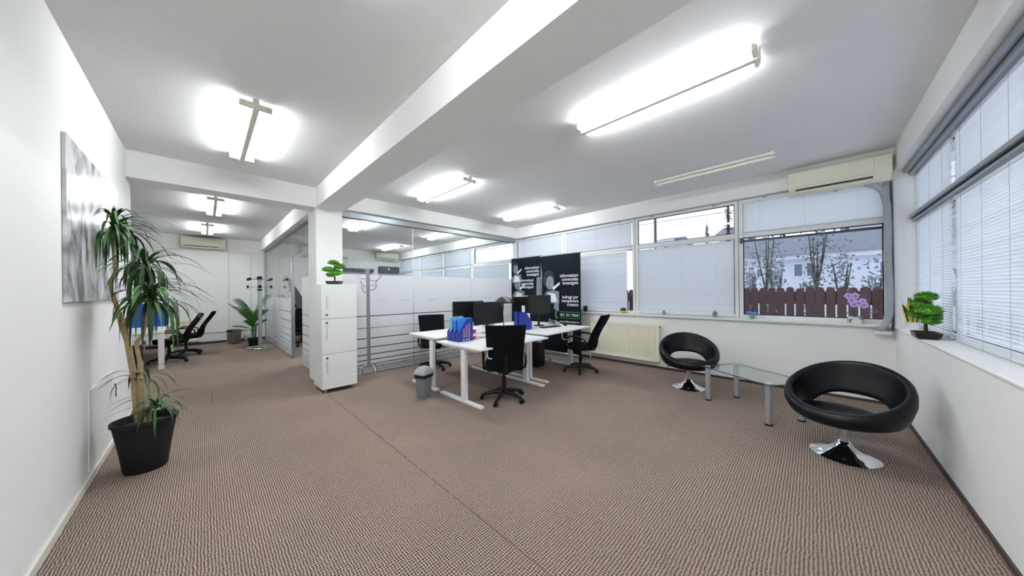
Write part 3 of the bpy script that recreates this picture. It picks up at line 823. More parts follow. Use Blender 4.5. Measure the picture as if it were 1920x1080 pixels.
# ------------------------------------------------------------------ lounge chairs
def lounge_chair(label, loc, rz):
    "faces local +Y"
    t = thing('lounge_chair', label, 'chair', loc, rz, 'black round lounge chairs')
    n, mseg = 56, 14
    m = MB(); rings = []
    for i in range(n):
        ph = 2 * PI * i / n
        s = (1 - math.cos(ph)) / 2                     # 0 front, 1 back
        dirv = Vector((math.sin(ph), math.cos(ph), 0))
        k_ = max(0.0, (s - 0.60) / 0.40); k_ = k_ * k_ * (3 - 2 * k_)
        zl = 0.345 + 0.01 * s + 0.135 * k_
        zt = 0.45 + 0.335 * s ** 1.1
        rl = 0.258 + 0.02 * s
        rt = 0.335 + 0.02 * s
        lo = dirv * rl + Vector((0, 0, zl)); hi = dirv * rt + Vector((0, 0, zt))
        ax = (hi - lo); Ln = ax.length; ax.normalize()
        nr = Vector((0, 0, 1)).cross(dirv).cross(ax).normalized()
        th = 0.034 + 0.006 * (1 - s)
        mid = (lo + hi) / 2 + (-nr if nr.dot(dirv) < 0 else nr) * 0.02
        pts = []
        for j in range(mseg):
            b = 2 * PI * j / mseg
            cx, sx = math.cos(b), math.sin(b)
            e = 0.62
            q = math.copysign(abs(cx) ** e, cx); r_ = math.copysign(abs(sx) ** e, sx)
            bow = 0.022 * (1 - (q * q))
            pts.append(mid + ax * q * Ln / 2 + nr * r_ * th + (nr if nr.dot(dirv) > 0 else -nr) * bow)
        rings.append(m.ring(pts))
    for i in range(n): m.skin(rings[i], rings[(i + 1) % n])
    m.build('backrest', 'black_leather', t, angle=80)
    # seat pad: disc set toward the front
    m = MB()
    m.lathe([(0.05, 0.295), (0.15, 0.300), (0.22, 0.318), (0.262, 0.35), (0.275, 0.38), (0.265, 0.40), (0.22, 0.412), (0.13, 0.405), (0.04, 0.40)], 40, (0, 0.055, 0), 1.0, 0.80)
    m.build('seat', 'black_leather', t, angle=80)
    MB().lathe([(0.10, 0.275), (0.10, 0.295), (0.04, 0.297)], 20).build('seat_plate', 'black_plastic', t)
    MB().lathe([(0.026, 0.12), (0.026, 0.277)], 20).build('column', 'aluminium_satin', t)
    prof = [(0.215, 0.0), (0.22, 0.006), (0.21, 0.012), (0.16, 0.026), (0.105, 0.050), (0.065, 0.082), (0.046, 0.112), (0.040, 0.122), (0.03, 0.127)]
    MB().lathe(prof, 48).build('base', 'chrome', t, angle=60)
    MB().tube([(0.06, 0, 0.282), (0.24, -0.05, 0.285), (0.29, -0.06, 0.278)], 0.006, 6).build('height_lever', 'black_plastic', t)
    return t
lounge_chair('nearest black round lounge chair with chrome foot, beside right wall', (3.93, -0.19, 0), R(68))
lounge_chair('farther black round lounge chair beside the radiator', (5.10, 1.33, 0), R(112))

# ------------------------------------------------------------------ glass coffee table
t = thing('coffee_table', 'low glass coffee table with aluminium legs between lounge chairs', 'table', (4.65, 0.54, 0), R(56.3))
hx, hy = 0.39, 0.225
box('glass_top', 'table_glass', t, -hx - 0.06, hx + 0.06, -hy - 0.055, hy + 0.055, 0.435, 0.447, 0.002)
for q in (-1, 1):
    box('polished_edge', 'smoke_dark', t, -hx - 0.06, hx + 0.06, q * (hy + 0.056) - 0.0015, q * (hy + 0.056) + 0.0015, 0.436, 0.446)
    box('polished_edge', 'smoke_dark', t, q * (hx + 0.061) - 0.0015, q * (hx + 0.061) + 0.0015, -hy - 0.055, hy + 0.055, 0.436, 0.446)
for sx in (-1, 1):
    for sy in (-1, 1):
        l = MB().cyl((sx * hx, sy * hy, 0.018), (sx * hx, sy * hy, 0.435), 0.031, n=24).build('leg', 'aluminium_satin', t)
        MB().cyl((sx * hx, sy * hy, 0.0), (sx * hx, sy * hy, 0.018), 0.033, n=20).build('foot_pad', 'black_plastic', l)
        MB().cyl((sx * hx, sy * hy, 0.447), (sx * hx, sy * hy, 0.451), 0.034, n=20).build('top_cap', 'aluminium_satin', l)

# ------------------------------------------------------------------ bins
t = thing('swing_bin', 'grey plastic swing-lid bin with black liner beside nearest desk', 'bin', (2.14, 3.86, 0), R(20))
def rrect(hx, hy, r, z, n=5):
    pts = []
    for (cx, cy, a0) in ((hx - r, hy - r, 0), (-hx + r, hy - r, 90), (-hx + r, -hy + r, 180), (hx - r, -hy + r, 270)):
        for k in range(n):
            a = R(a0 + 90 * k / (n - 1))
            pts.append((cx + r * math.cos(a), cy + r * math.sin(a), z))
    return pts
def loft(loops, caps=True):
    m = MB(); pr = None
    for L in loops:
        g = m.ring(L)
        if pr: m.skin(pr, g)
        elif caps: m.cap(g, True)
        pr = g
    if caps: m.cap(pr)
    return m
loft([rrect(0.075, 0.065, 0.03, 0.0), rrect(0.078, 0.068, 0.03, 0.01), rrect(0.10, 0.085, 0.03, 0.30)]).build('body', 'grey_plastic', t)
loft([rrect(0.103, 0.088, 0.03, 0.285), rrect(0.108, 0.092, 0.03, 0.30), rrect(0.110, 0.094, 0.03, 0.345)]).build('bin_liner', 'bag_black', t)
loft([rrect(0.115, 0.10, 0.03, 0.335), rrect(0.115, 0.10, 0.03, 0.355), rrect(0.105, 0.09, 0.03, 0.37), rrect(0.07, 0.08, 0.03, 0.415), rrect(0.04, 0.06, 0.02, 0.432)]).build('swing_lid', 'grey_plastic_light', t)
t = thing('pedal_bin', 'brushed steel bin with black lid by far left wall', 'bin', (0.61, 12.3, 0))
MB().lathe([(0.15, 0.0), (0.155, 0.01), (0.165, 0.36)], 28).build('body', 'steel_brushed', t)
MB().lathe([(0.172, 0.36), (0.175, 0.38), (0.175, 0.405), (0.14, 0.42), (0.05, 0.425)], 28).build('lid', 'black_plastic', t)
box('pedal', 'black_plastic', t, -0.03, 0.03, -0.2, -0.14, 0.01, 0.025)
t = thing('waste_bag', 'crumpled white bag edge sticking up behind steel bin', 'bag', (0.92, 12.5, 0))
MB().blob((0, 0, 0.2), 0.10, 0.09, 0.2, 0.12, 2).build('bag', 'white_paper', t)
box('tie', 'white_paper', t, -0.02, 0.02, -0.02, 0.02, 0.38, 0.43)

# ------------------------------------------------------------------ coat stands
t = thing('coat_stand', 'chrome coat stand with black knobs before the palm', 'coat stand', (1.03, 10.45, 0))
MB().cyl((0, 0, 0.03), (0, 0, 1.86), 0.042, n=20).build('pole', 'aluminium_satin', t)
MB().torus((0, 0, 0.05), 0.26, 0.022, 40, 10).build('base_ring', 'chrome', t)
m = MB()
for k in range(3):
    a = R(30 + 120 * k); m.tube([(0, 0, 0.06), (0.26 * math.cos(a), 0.26 * math.sin(a), 0.05)], 0.018, 8)
m.build('base_spokes', 'chrome', t)
MB().lathe([(0.06, 0.0), (0.06, 0.07), (0.045, 0.09)], 20, (0, 0, 1.85)).build('top_cap', 'black_plastic', t)
MB().lathe([(0.055, 0.0), (0.055, 0.04)], 20, (0, 0, 1.56)).build('collar', 'black_plastic', t)
for k in range(4):
    a = R(45 + 90 * k); c, s = math.cos(a), math.sin(a)
    g = MB().cyl((0.03 * c, 0.03 * s, 1.86), (0.30 * c, 0.30 * s, 1.86), 0.008, n=8).build('peg', 'chrome', t)
    MB().cyl((0.29 * c, 0.29 * s, 1.86), (0.32 * c, 0.32 * s, 1.86), 0.035, n=14).build('knob', 'black_plastic', g)
    a += R(40); c, s = math.cos(a), math.sin(a)
    g = MB().cyl((0.03 * c, 0.03 * s, 1.66), (0.23 * c, 0.23 * s, 1.66), 0.008, n=8).build('peg', 'chrome', t)
    MB().cyl((0.22 * c, 0.22 * s, 1.66), (0.26 * c, 0.26 * s, 1.66), 0.042, n=14).build('knob', 'black_plastic', g)
t = thing('coat_rack', 'silver metal coat rack with hooks beside white cabinet', 'coat rack', (1.99, 5.47, 0))
MB().cyl((0, 0, 0.2), (0, 0, 1.86), 0.028, n=18).build('pole', 'silver_paint', t)
MB().lathe([(0.03, 0), (0.028, 0.02), (0.012, 0.03)], 18, (0, 0, 1.86)).build('end_cap', 'silver_paint', t)
for k in range(4):
    a = R(20 + 90 * k); c, s = math.cos(a), math.sin(a)
    MB().tube([(0.02 * c, 0.02 * s, 0.21), (0.09 * c, 0.09 * s, 0.215), (0.14 * c, 0.14 * s, 0.19), (0.165 * c, 0.165 * s, 0.12), (0.175 * c, 0.175 * s, 0.0)], 0.011, 8).build('foot', 'chrome', t)
for k, (adeg, z, L) in enumerate(((-50, 1.68, 0.20), (130, 1.72, 0.18), (-20, 1.60, 0.12), (200, 1.58, 0.12), (100, 1.80, 0.08), (-60, 1.52, 0.15), (215, 1.48, 0.14))):
    a = R(adeg); c, s = math.cos(a), math.sin(a)
    MB().tube([(0.02 * c, 0.02 * s, z), (L * 0.7 * c, L * 0.7 * s, z - 0.01), (L * c, L * s, z + 0.03), (L * 1.25 * c, L * 1.25 * s, z + 0.09)], 0.007, 8).build('hook', 'silver_paint', t)

# ------------------------------------------------------------------ things on the desks
def magazine_file(label, loc, rz, fill='blue_paper', fillh=0.36, patt=True):
    "low front at local -X, tall back at local +X"
    t = thing('magazine_file', label, 'magazine file', loc, rz, 'blue magazine files')
    L, W, H = 0.25, 0.085, 0.315
    side = [(-L / 2, 0), (L / 2, 0), (L / 2, H), (L / 2 - 0.09, H), (-L / 2, 0.13)]
    for q in (-1, 1):
        MB().prism(side, 'y', q * W / 2 - 0.003, q * W / 2 + 0.003).build('side', 'blue_plastic', t, smooth=False)
    box('front', 'blue_plastic', t, -L / 2, -L / 2 + 0.005, -W / 2, W / 2, 0, 0.13)
    box('back', 'blue_plastic', t, L / 2 - 0.005, L / 2, -W / 2, W / 2, 0, H)
    box('bottom', 'blue_plastic', t, -L / 2, L / 2, -W / 2, W / 2, 0, 0.004)
    MB().box(-L / 2 + 0.03, L / 2 - 0.01, -W / 2 + 0.012, W / 2 - 0.012, 0.005, fillh).build('papers', fill, t)
    if patt:
        m = MB(); m2 = MB()
        for a in range(3):
            for b in range(8 - a % 2):
                x = -0.035 + a * 0.045; z = 0.055 + b * 0.026 - a * 0.002
                if z > 0.10 + (x + 0.1) * 1.05: continue
                m.prism([(x - 0.014, z - 0.002), (x + 0.014, z + 0.010), (x + 0.014, z + 0.017), (x - 0.014, z + 0.005)], 'y', -W / 2 - 0.0045, -W / 2 - 0.0031)
                m2.prism([(x - 0.014, z + 0.006), (x + 0.014, z + 0.018), (x + 0.014, z + 0.024), (x - 0.014, z + 0.012)], 'y', -W / 2 - 0.0045, -W / 2 - 0.0031)
        m.build('red_stripes', 'red_print', t, smooth=False); m2.build('white_stripes', 'white_paper', t, smooth=False)
        for a in range(3):
            box('label_slot', 'white_paper', t, -0.048 + a * 0.045, -0.03 + a * 0.045, -W / 2 - 0.0045, -W / 2 - 0.0031, 0.012, 0.035)
    return t
magazine_file('blue magazine file with red striped side, nearest on the near desk', (2.63, 3.58, 0.757), 0, 'blue_paper', 0.33)
magazine_file('blue magazine file in the middle of the three', (2.63, 3.68, 0.757), 0, 'blue_paper', 0.30, False)
magazine_file('blue magazine file farthest of the three on the near desk', (2.63, 3.78, 0.757), 0, 'light_blue', 0.34, False)
magazine_file('blue magazine file on the right desk behind the near chair', (3.99, 3.62, 0.79), R(180), 'white_paper', 0.28, False)
magazine_file('blue magazine file at back of right desk beside pale tube', (3.99, 3.73, 0.79), R(180), 'blue_paper', 0.30, False)

def monitor(label, loc, rz, W=0.58, H=0.36, lift=0.13):
    "screen faces local -Y"
    t = thing('monitor', label, 'monitor', loc, rz, 'black monitors on the desks')
    box('housing', 'black_plastic', t, -W / 2, W / 2, -0.018, 0.02, lift, lift + H, 0.006)
    box('screen', 'screen_black', t, -W / 2 + 0.012, W / 2 - 0.012, -0.0205, -0.018, lift + 0.018, lift + H - 0.012)
    box('stand_neck', 'black_plastic', t, -0.02, 0.02, 0.02, 0.05, 0.012, lift + 0.15, 0.004)
    MB().lathe([(0.12, 0), (0.12, 0.008), (0.03, 0.014)], 28, (0, 0.03, 0), 1.0, 0.75).build('stand_base', 'black_plastic', t)
    return t
monitor('black monitor on nearest desk behind the chair back', (3.32, 3.83, 0.757), 0, 0.62, 0.37, 0.17)
monitor('black monitor on the desk behind, peeking left of the near monitor', (3.12, 4.12, 0.80), R(172), 0.58, 0.36, 0.15)
monitor('black monitor on right desk in front of banners', (4.62, 3.80, 0.79), R(-4), 0.62, 0.38, 0.22)
monitor('black monitor on back right desk seen from behind', (4.52, 4.18, 0.80), R(180), 0.56, 0.36, 0.2)

def keyboard(label, loc, rz):
    t = thing('keyboard', label, 'keyboard', loc, rz, 'black keyboards on the desks')
    box('base', 'black_plastic', t, -0.22, 0.22, -0.07, 0.07, 0, 0.016, 0.005)
    for r in range(5):
        box('key_row', 'smoke_dark', t, -0.205, 0.205, -0.058 + r * 0.024, -0.038 + r * 0.024, 0.016, 0.022, 0.002)
    return t
keyboard('black keyboard on the right desk in front of its monitor', (4.55, 3.50, 0.79), R(-12))
keyboard('black keyboard on nearest desk beside chair back', (3.25, 3.40, 0.757), R(6))
def mouse(label, loc):
    t = thing('computer_mouse', label, 'mouse', loc, R(-10))
    MB().blob((0, 0, 0.015), 0.03, 0.055, 0.018, 0, 2).build('shell', 'black_plastic', t)
    box('wheel', 'smoke_dark', t, -0.004, 0.004, 0.02, 0.035, 0.028, 0.036)
mouse('small black mouse right of the keyboard on right desk', (4.92, 3.42, 0.79))
t = thing('mug', 'red and white striped cup beside the blue magazine files', 'cup', (2.82, 3.62, 0.757))
MB().lathe([(0.035, 0), (0.042, 0.01), (0.045, 0.14), (0.040, 0.14), (0.037, 0.02)], 24).build('body', 'red_print', t)
MB().lathe([(0.0455, 0.05), (0.046, 0.06), (0.046, 0.085), (0.0455, 0.09)], 24).build('band', 'white_paper', t)
t = thing('document_pile', 'loose grey-white documents behind the near keyboard', 'papers', (3.05, 3.70, 0.757), R(8))
for k in range(4):
    b = box('sheet', 'white_paper' if k % 2 else 'grey_plastic_light', t, -0.16, 0.16, -0.11, 0.11, 0.001 + k * 0.006, 0.006 + k * 0.006)
    b.rotation_euler = (0, 0, R(-12 + 9 * k)); b.location = (0.03 * k - 0.04, 0.01 * k, 0)
t = thing('paper_box', 'small white box between magazine files and near monitor', 'box', (2.92, 4.02, 0.80))
box('carton', 'white_paper', t, -0.08, 0.08, -0.05, 0.05, 0, 0.13, 0.003)
box('lid', 'white_paper', t, -0.083, 0.083, -0.053, 0.053, 0.10, 0.134, 0.003)
t = thing('ring_binder', 'tall pale blue marbled binder on back desk beside banner edge', 'binder', (3.83, 4.42, 0.80))
box('cover', 'light_blue', t, -0.035, 0.035, -0.14, 0.14, 0, 0.32, 0.003)
box('pages', 'white_paper', t, -0.028, 0.028, -0.145, 0.13, 0.006, 0.31)
MB().cyl((0, -0.146, 0.07), (0, -0.139, 0.07), 0.014, n=14).build('finger_ring', 'aluminium', t)
t = thing('poster_tube', 'pale upright cardboard tube beside blue file on right desk', 'tube', (4.14, 3.80, 0.79))
MB().cyl((0, 0, 0), (0, 0, 0.40), 0.03, n=20).build('tube', 'white_ceramic', t)
MB().cyl((0, 0, 0.40), (0, 0, 0.412), 0.032, n=20).build('cap', 'cream_plastic', t)
t = thing('desk_lamp', 'black desk lamp with wide hood behind the blue files', 'lamp', (3.92, 4.10, 0.80))
MB().lathe([(0.08, 0), (0.08, 0.015), (0.02, 0.02)], 24).build('base', 'black_plastic', t)
MB().tube([(0, 0, 0.015), (0, 0.02, 0.25), (0.02, 0.02, 0.50)], 0.009, 8).build('arm', 'black_plastic', t)
MB().lathe([(0.05, 0.10), (0.13, 0.06), (0.19, 0.0), (0.185, -0.02), (0.12, 0.03), (0.04, 0.07)], 28, (0.02, 0, 0.47)).build('hood', 'black_plastic', t)
t = thing('desk_phone', 'grey desk telephone with cords at back of right desk', 'telephone', (4.99, 3.72, 0.79), R(-15))
MB().prism([(-0.09, 0), (0.09, 0), (0.09, 0.07), (-0.09, 0.025)], 'x', -0.09, 0.09).build('body', 'grey_plastic_light', t, smooth=False)
MB().tube([(-0.065, -0.08, 0.05), (-0.065, -0.04, 0.065), (-0.065, 0.05, 0.085), (-0.065, 0.09, 0.09)], [0.025, 0.016, 0.016, 0.025], 10).build('handset', 'smoke_dark', t)
t = thing('computer_tower', 'black computer case on floor under the right desk', 'computer', (4.55, 3.95, 0), R(0))
box('case', 'black_plastic', t, -0.1, 0.1, -0.22, 0.22, 0.02, 0.45, 0.008)
box('front_bezel', 'screen_black', t, -0.1, 0.1, -0.235, -0.22, 0.03, 0.44, 0.004)
for q in (-1, 1): box('foot', 'black_plastic', t, q * 0.08 - 0.015, q * 0.08 + 0.015, -0.18, 0.18, 0, 0.02)

# ------------------------------------------------------------------ roll-up banners
def text_mesh(s, size, m, parent, x, z, y, align='RIGHT', bold=0.012):
    cu = bpy.data.curves.new('lettering', 'FONT')
    cu.body = s; cu.size = size; cu.align_x = align; cu.offset = bold * size; cu.extrude = 0.0006
    tmp = bpy.data.objects.new('lettering_tmp', cu)
    C.objects.link(tmp)
    me = bpy.data.meshes.new_from_object(tmp.evaluated_get(bpy.context.evaluated_depsgraph_get()))
    bpy.data.objects.remove(tmp)
    me.materials.clear(); me.materials.append(MATS[m])
    o = bpy.data.objects.new('lettering', me)
    C.objects.link(o); o.parent = parent
    o.rotation_euler = (R(90), 0, 0); o.location = (x, y, z)
    return o
def flat(parent, name, m, poly, y=-0.0052):
    return MB().prism(poly, 'y', y - 0.0006, y + 0.0006).build(name, m, parent, smooth=False)
def ell(cx, cz, rx, rz, n=20, a0=0, a1=360):
    return [(cx + rx * math.cos(R(a0 + (a1 - a0) * k / n)), cz + rz * math.sin(R(a0 + (a1 - a0) * k / n))) for k in range(n)]
def figure(p, cx, cz, s):
    flat(p, 'photo_hair', 'print_dark', ell(cx - 0.02 * s, cz + 0.10 * s, 0.13 * s, 0.15 * s), -0.0050)
    flat(p, 'photo_face', 'print_grey', ell(cx + 0.01 * s, cz + 0.03 * s, 0.085 * s, 0.12 * s), -0.0056)
    flat(p, 'photo_hand', 'print_white', [(cx + 0.08 * s, cz - 0.10 * s), (cx + 0.22 * s, cz + 0.0 * s), (cx + 0.22 * s, cz + 0.04 * s), (cx + 0.12 * s, cz - 0.02 * s), (cx + 0.06 * s, cz - 0.05 * s)], -0.0062)
    flat(p, 'photo_shirt', 'print_grey', [(cx - 0.12 * s, cz - 0.32 * s), (cx + 0.2 * s, cz - 0.32 * s), (cx + 0.2 * s, cz - 0.12 * s), (cx + 0.06 * s, cz - 0.10 * s), (cx - 0.06 * s, cz - 0.12 * s), (cx - 0.13 * s, cz - 0.2 * s)], -0.0054)
    flat(p, 'photo_sleeve', 'print_white', [(cx - 0.08 * s, cz - 0.30 * s), (cx + 0.16 * s, cz - 0.30 * s), (cx + 0.12 * s, cz - 0.16 * s), (cx - 0.02 * s, cz - 0.14 * s)], -0.0060)
def banner(label, loc, rz, W, H):
    t = thing('rollup_banner', label, 'banner', loc, rz, 'black roll-up banners')
    p = box('print_panel', 'banner_black', t, -W / 2, W / 2, -0.0045, -0.0015, 0.08, H)
    MB().box(-W / 2 - 0.01, W / 2 + 0.01, -0.05, 0.05, 0.0, 0.08, 0.012).build('base', 'aluminium', t)
    MB().cyl((0, 0.02, 0.05), (0, 0.02, H), 0.009, n=10).build('pole', 'aluminium', t)
    MB().box(-W / 2 - 0.004, W / 2 + 0.004, -0.012, 0.012, H - 0.008, H + 0.014, 0.003).build('top_bar', 'aluminium', t)
    return t, p
t, p = banner('right black banner with green phone mark beside radiator', (5.69, 4.10, 0), R(-90), 1.12, 2.30)
for k, s in enumerate(('informatiuni', 'comerciale', 'investigatii')):
    text_mesh(s, 0.098, 'print_white', p, 0.50, 1.78 - k * 0.083, -0.0058)
for k, s in enumerate(('indragi per', 'recuperare', 'creante')):
    text_mesh(s, 0.098, 'print_white', p, 0.50, 1.30 - k * 0.083, -0.0058)
text_mesh('021 311 7344', 0.085, 'print_white', p, 0.49, 0.90, -0.0058)
text_mesh('www.informatiuni.ro', 0.062, 'print_white', p, 0.52, 0.76, -0.0058)
arc = ell(-0.02, 0.93, 0.10, 0.13, 12, 120, 240)
arc2 = ell(-0.02, 0.93, 0.075, 0.10, 12, 240, 120)
flat(p, 'green_arc', 'print_green', arc + arc2)
for (a, b, c, d) in ((0.0, 0.52, 0.995, 1.002), (0.0, 0.52, 0.855, 0.862), (0.515, 0.522, 0.855, 1.0)):
    flat(p, 'phone_outline', 'print_green', [(a, c), (b, c), (b, d), (a, d)])
figure(p, -0.28, 1.62, 1.35)
flat(p, 'photo_paper', 'print_grey', [(-0.16, 1.06), (-0.02, 1.0), (-0.02, 1.22), (-0.14, 1.22)], -0.0062)
flat(p, 'photo_glow', 'print_grey', [(-0.555, 1.15), (-0.515, 1.15), (-0.50, 1.9), (-0.54, 2.15)])
t, p = banner('left black banner partly hidden behind desk monitors', (5.78, 5.21, 0), R(-90), 1.02, 2.34)
for k, s in enumerate(('informatiuni', 'comerciale', 'investigatii')):
    text_mesh(s, 0.095, 'print_white', p, 0.44, 2.03 - k * 0.085, -0.0058)
    text_mesh(s, 0.095, 'print_white', p, 0.26, 1.72 - k * 0.085, -0.0058)
text_mesh('recuperare', 0.07, 'print_white', p, 0.18, 1.33, -0.0058)
figure(p, -0.36, 2.02, 1.0)
figure(p, -0.30, 1.62, 1.25)
flat(p, 'photo_strip', 'print_grey', [(0.34, 1.25), (0.49, 1.25), (0.49, 1.82), (0.37, 1.82)])

# ------------------------------------------------------------------ plants
def strap_mesh(name, L, W, e0, bend, m, n=9, fold=0.25, twist=0.0):
    "strap leaf in local XZ plane leaving the origin along +X at elevation e0 (deg) and drooping"
    mb = MB(); p = Vector((0, 0, 0)); a = R(e0); prev = None
    for i in range(n + 1):
        f = i / n
        wd = W * (0.55 + 1.2 * f if f < 0.35 else 1.0) * (1 - max(0, (f - 0.45) / 0.55) ** 1.6) + 0.0008
        nrm = Vector((-math.sin(a), 0, math.cos(a)))
        tw = twist * f
        sd = Vector((0, math.cos(tw), 0)) + nrm * math.sin(tw)
        row = [mb.bm.verts.new(p - sd * wd / 2 + nrm * fold * wd / 2), mb.bm.verts.new(p), mb.bm.verts.new(p + sd * wd / 2 + nrm * fold * wd / 2)]
        if prev:
            for k in range(2): mb.bm.faces.new((prev[k], prev[k + 1], row[k + 1], row[k]))
        prev = row
        p = p + Vector((math.cos(a), 0, math.sin(a))) * L / n
        a -= R(bend) / n * (1.6 if f < 0.6 else 0.5)
        a = max(a, R(-88))
    me = bpy.data.meshes.new(name)
    mb.bm.to_mesh(me); mb.bm.free()
    me.materials.append(MATS[m])
    me.polygons.foreach_set('use_smooth', [True] * len(me.polygons))
    return me
LEAFS = []
for k in range(16):
    e0 = -35 + 115 * (k / 15)
    LEAFS.append(strap_mesh('leaf', 0.50 + 0.10 * math.sin(k * 2.3), 0.027, e0, 85 + 25 * math.cos(k * 1.7), 'leaf_dark' if k % 3 else 'leaf_mid', twist=0.4 * math.sin(k)))
DRY = strap_mesh('leaf', 0.28, 0.014, -60, 40, 'leaf_dry')
def crown(parent, at, n, scale=1.0, rng=(0, 16), tilt=(0, 0), dry=0, seed=1):
    rd = random.Random(seed)
    for k in range(n):
        me = LEAFS[rng[0] + int((rng[1] - rng[0]) * ((k + 0.5) / n))] if k >= dry else DRY
        o = bpy.data.objects.new('leaf', me); C.objects.link(o); o.parent = parent
        s = scale * rd.uniform(0.8, 1.15)
        o.location = (at[0], at[1], at[2] + rd.uniform(-0.04, 0.03) * scale)
        o.scale = (s, s * 1.05, s)
        reach = max(v.co.x for v in me.vertices) * s
        az = R(k * 137.5 + rd.uniform(-20, 20))
        for _ in range(60):
            if parent.location.x + at[0] + reach * math.cos(az) > XL + 0.035: break
            az = rd.uniform(0, 2 * PI)
        o.rotation_euler = (R(tilt[0]), R(tilt[1]), az)
P0 = Vector((-0.36, 4.03, 0))
t = thing('dracaena', 'tall dracaena with drooping leaves in dark pot by left wall', 'plant', P0)
def rel(p): return (Vector(p) - P0)
pot = MB().lathe([(0.118, 0.0), (0.125, 0.012), (0.150, 0.20), (0.180, 0.395), (0.192, 0.40), (0.192, 0.425), (0.178, 0.43), (0.166, 0.41), (0.16, 0.37)], 44).build('pot', 'pot_dark', t)
MB().lathe([(0.158, 0.35), (0.150, 0.375), (0.05, 0.385)], 30).build('soil', 'soil', pot)
MB().tube([rel(p) for p in ((-0.40, 4.06, 0.34), (-0.429, 4.091, 0.803), (-0.462, 4.124, 1.074), (-0.493, 4.155, 1.219), (-0.526, 4.189, 1.382), (-0.554, 4.217, 1.504), (-0.560, 4.223, 1.581), (-0.528, 4.191, 1.66), (-0.540, 4.208, 1.843), (-0.540, 4.207, 2.03))], [0.023, 0.020, 0.019, 0.021, 0.014, 0.013, 0.015, 0.013, 0.011, 0.010], 10).build('trunk', 'bark', t)
MB().tube([rel(p) for p in ((-0.489, 4.152, 1.20), (-0.441, 4.103, 1.309), (-0.405, 4.067, 1.457), (-0.356, 4.017, 1.70))], [0.017, 0.013, 0.011, 0.010], 10).build('branch', 'bark', t)
MB().tube([rel(p) for p in ((-0.375, 4.04, 0.34), (-0.388, 4.05, 0.712), (-0.387, 4.048, 0.905))], [0.021, 0.018, 0.018], 10).build('trunk', 'bark', t)
MB().tube([rel(p) for p in ((-0.385, 4.05, 0.86), (-0.408, 4.07, 1.028), (-0.405, 4.066, 1.073), (-0.37, 4.031, 1.127), (-0.347, 4.007, 1.253), (-0.32, 3.98, 1.44))], [0.014, 0.013, 0.013, 0.012, 0.011, 0.010], 10).build('branch', 'bark', t)
MB().tube([rel(p) for p in ((-0.34, 4.02, 0.34), (-0.325, 4.01, 0.55), (-0.33, 4.0, 0.70))], [0.010, 0.009, 0.008], 8).build('branch', 'bark', t)
crown(t, rel((-0.540, 4.207, 2.03)), 84, 0.72, (0, 16), dry=4, seed=2)
crown(t, rel((-0.356, 4.017, 1.70)), 70, 0.76, (0, 16), dry=3, seed=3)
crown(t, rel((-0.320, 3.980, 1.44)), 76, 0.84, (0, 15), dry=5, seed=4)
crown(t, rel((-0.400, 4.060, 0.76)), 16, 0.62, (5, 14), seed=5)
crown(t, rel((-0.295, 3.955, 0.52)), 34, 0.58, (3, 16), seed=6)

def frond(parent, base, az, el, L, m='leaf_palm', droop=42):
    mb = MB(); p = Vector(base); a = R(el); n = 16
    hd = Vector((math.cos(R(az)), math.sin(R(az)), 0)); sd = Vector((-hd.y, hd.x, 0)); pts = [p.copy()]
    for i in range(n):
        f = i / n
        d = hd * math.cos(a) + Vector((0, 0, math.sin(a)))
        nr = hd * -math.sin(a) + Vector((0, 0, math.cos(a)))
        if f > 0.25:
            ll = 0.30 * L * math.sin(PI * min(1, (f - 0.15) / 0.9)) + 0.04
            for q in (-1, 1):
                tip = p + (d * 0.65 + sd * q * 0.75 - nr * 0.12).normalized() * ll
                w0 = d * 0.018
                vs = [mb.bm.verts.new(v) for v in (p - w0, p + w0, (p + tip) / 2 + w0 * 0.9 + nr * 0.015, tip, (p + tip) / 2 - w0 * 0.9 + nr * 0.015)]
                mb.bm.faces.new(vs)
        p = p + d * L / n; pts.append(p.copy())
        a -= R(droop) / n
    mb.tube(pts, [0.008 * (1 - 0.8 * i / n) for i in range(n + 1)], 5)
    return mb.build('frond', m, parent, smooth=False)
t = thing('palm_plant', 'green palm in black pot behind the chrome coat stand', 'plant', (0.97, 11.2, 0))
MB().lathe([(0.11, 0), (0.15, 0.22), (0.16, 0.24), (0.14, 0.24), (0.13, 0.20)], 28).build('pot', 'pot_black', t)
MB().lathe([(0.13, 0.18), (0.05, 0.21)], 20).build('soil', 'soil', t)
for k in range(4):
    a = R(90 * k + 20)
    MB().tube([(0.03 * math.cos(a), 0.03 * math.sin(a), 0.2), (0.05 * math.cos(a), 0.05 * math.sin(a), 0.45), (0.06 * math.cos(a), 0.06 * math.sin(a), 0.62)], 0.011, 6).build('stem', 'leaf_mid', t)
for (az, el, L, z) in ((150, 80, 0.85, 0.6), (135, 66, 0.75, 0.6), (-35, 86, 0.95, 0.6), (-45, 74, 0.6, 0.55), (180, 72, 0.85, 0.55), (235, 78, 0.7, 0.5), (290, 82, 0.62, 0.5), (-50, 62, 0.45, 0.45), (150, 40, 0.5, 0.42), (165, 28, 0.45, 0.40), (200, 84, 0.85, 0.6), (250, 60, 0.55, 0.42), (140, 75, 0.6, 0.5)):
    frond(t, (0, 0, z), az, el, L)

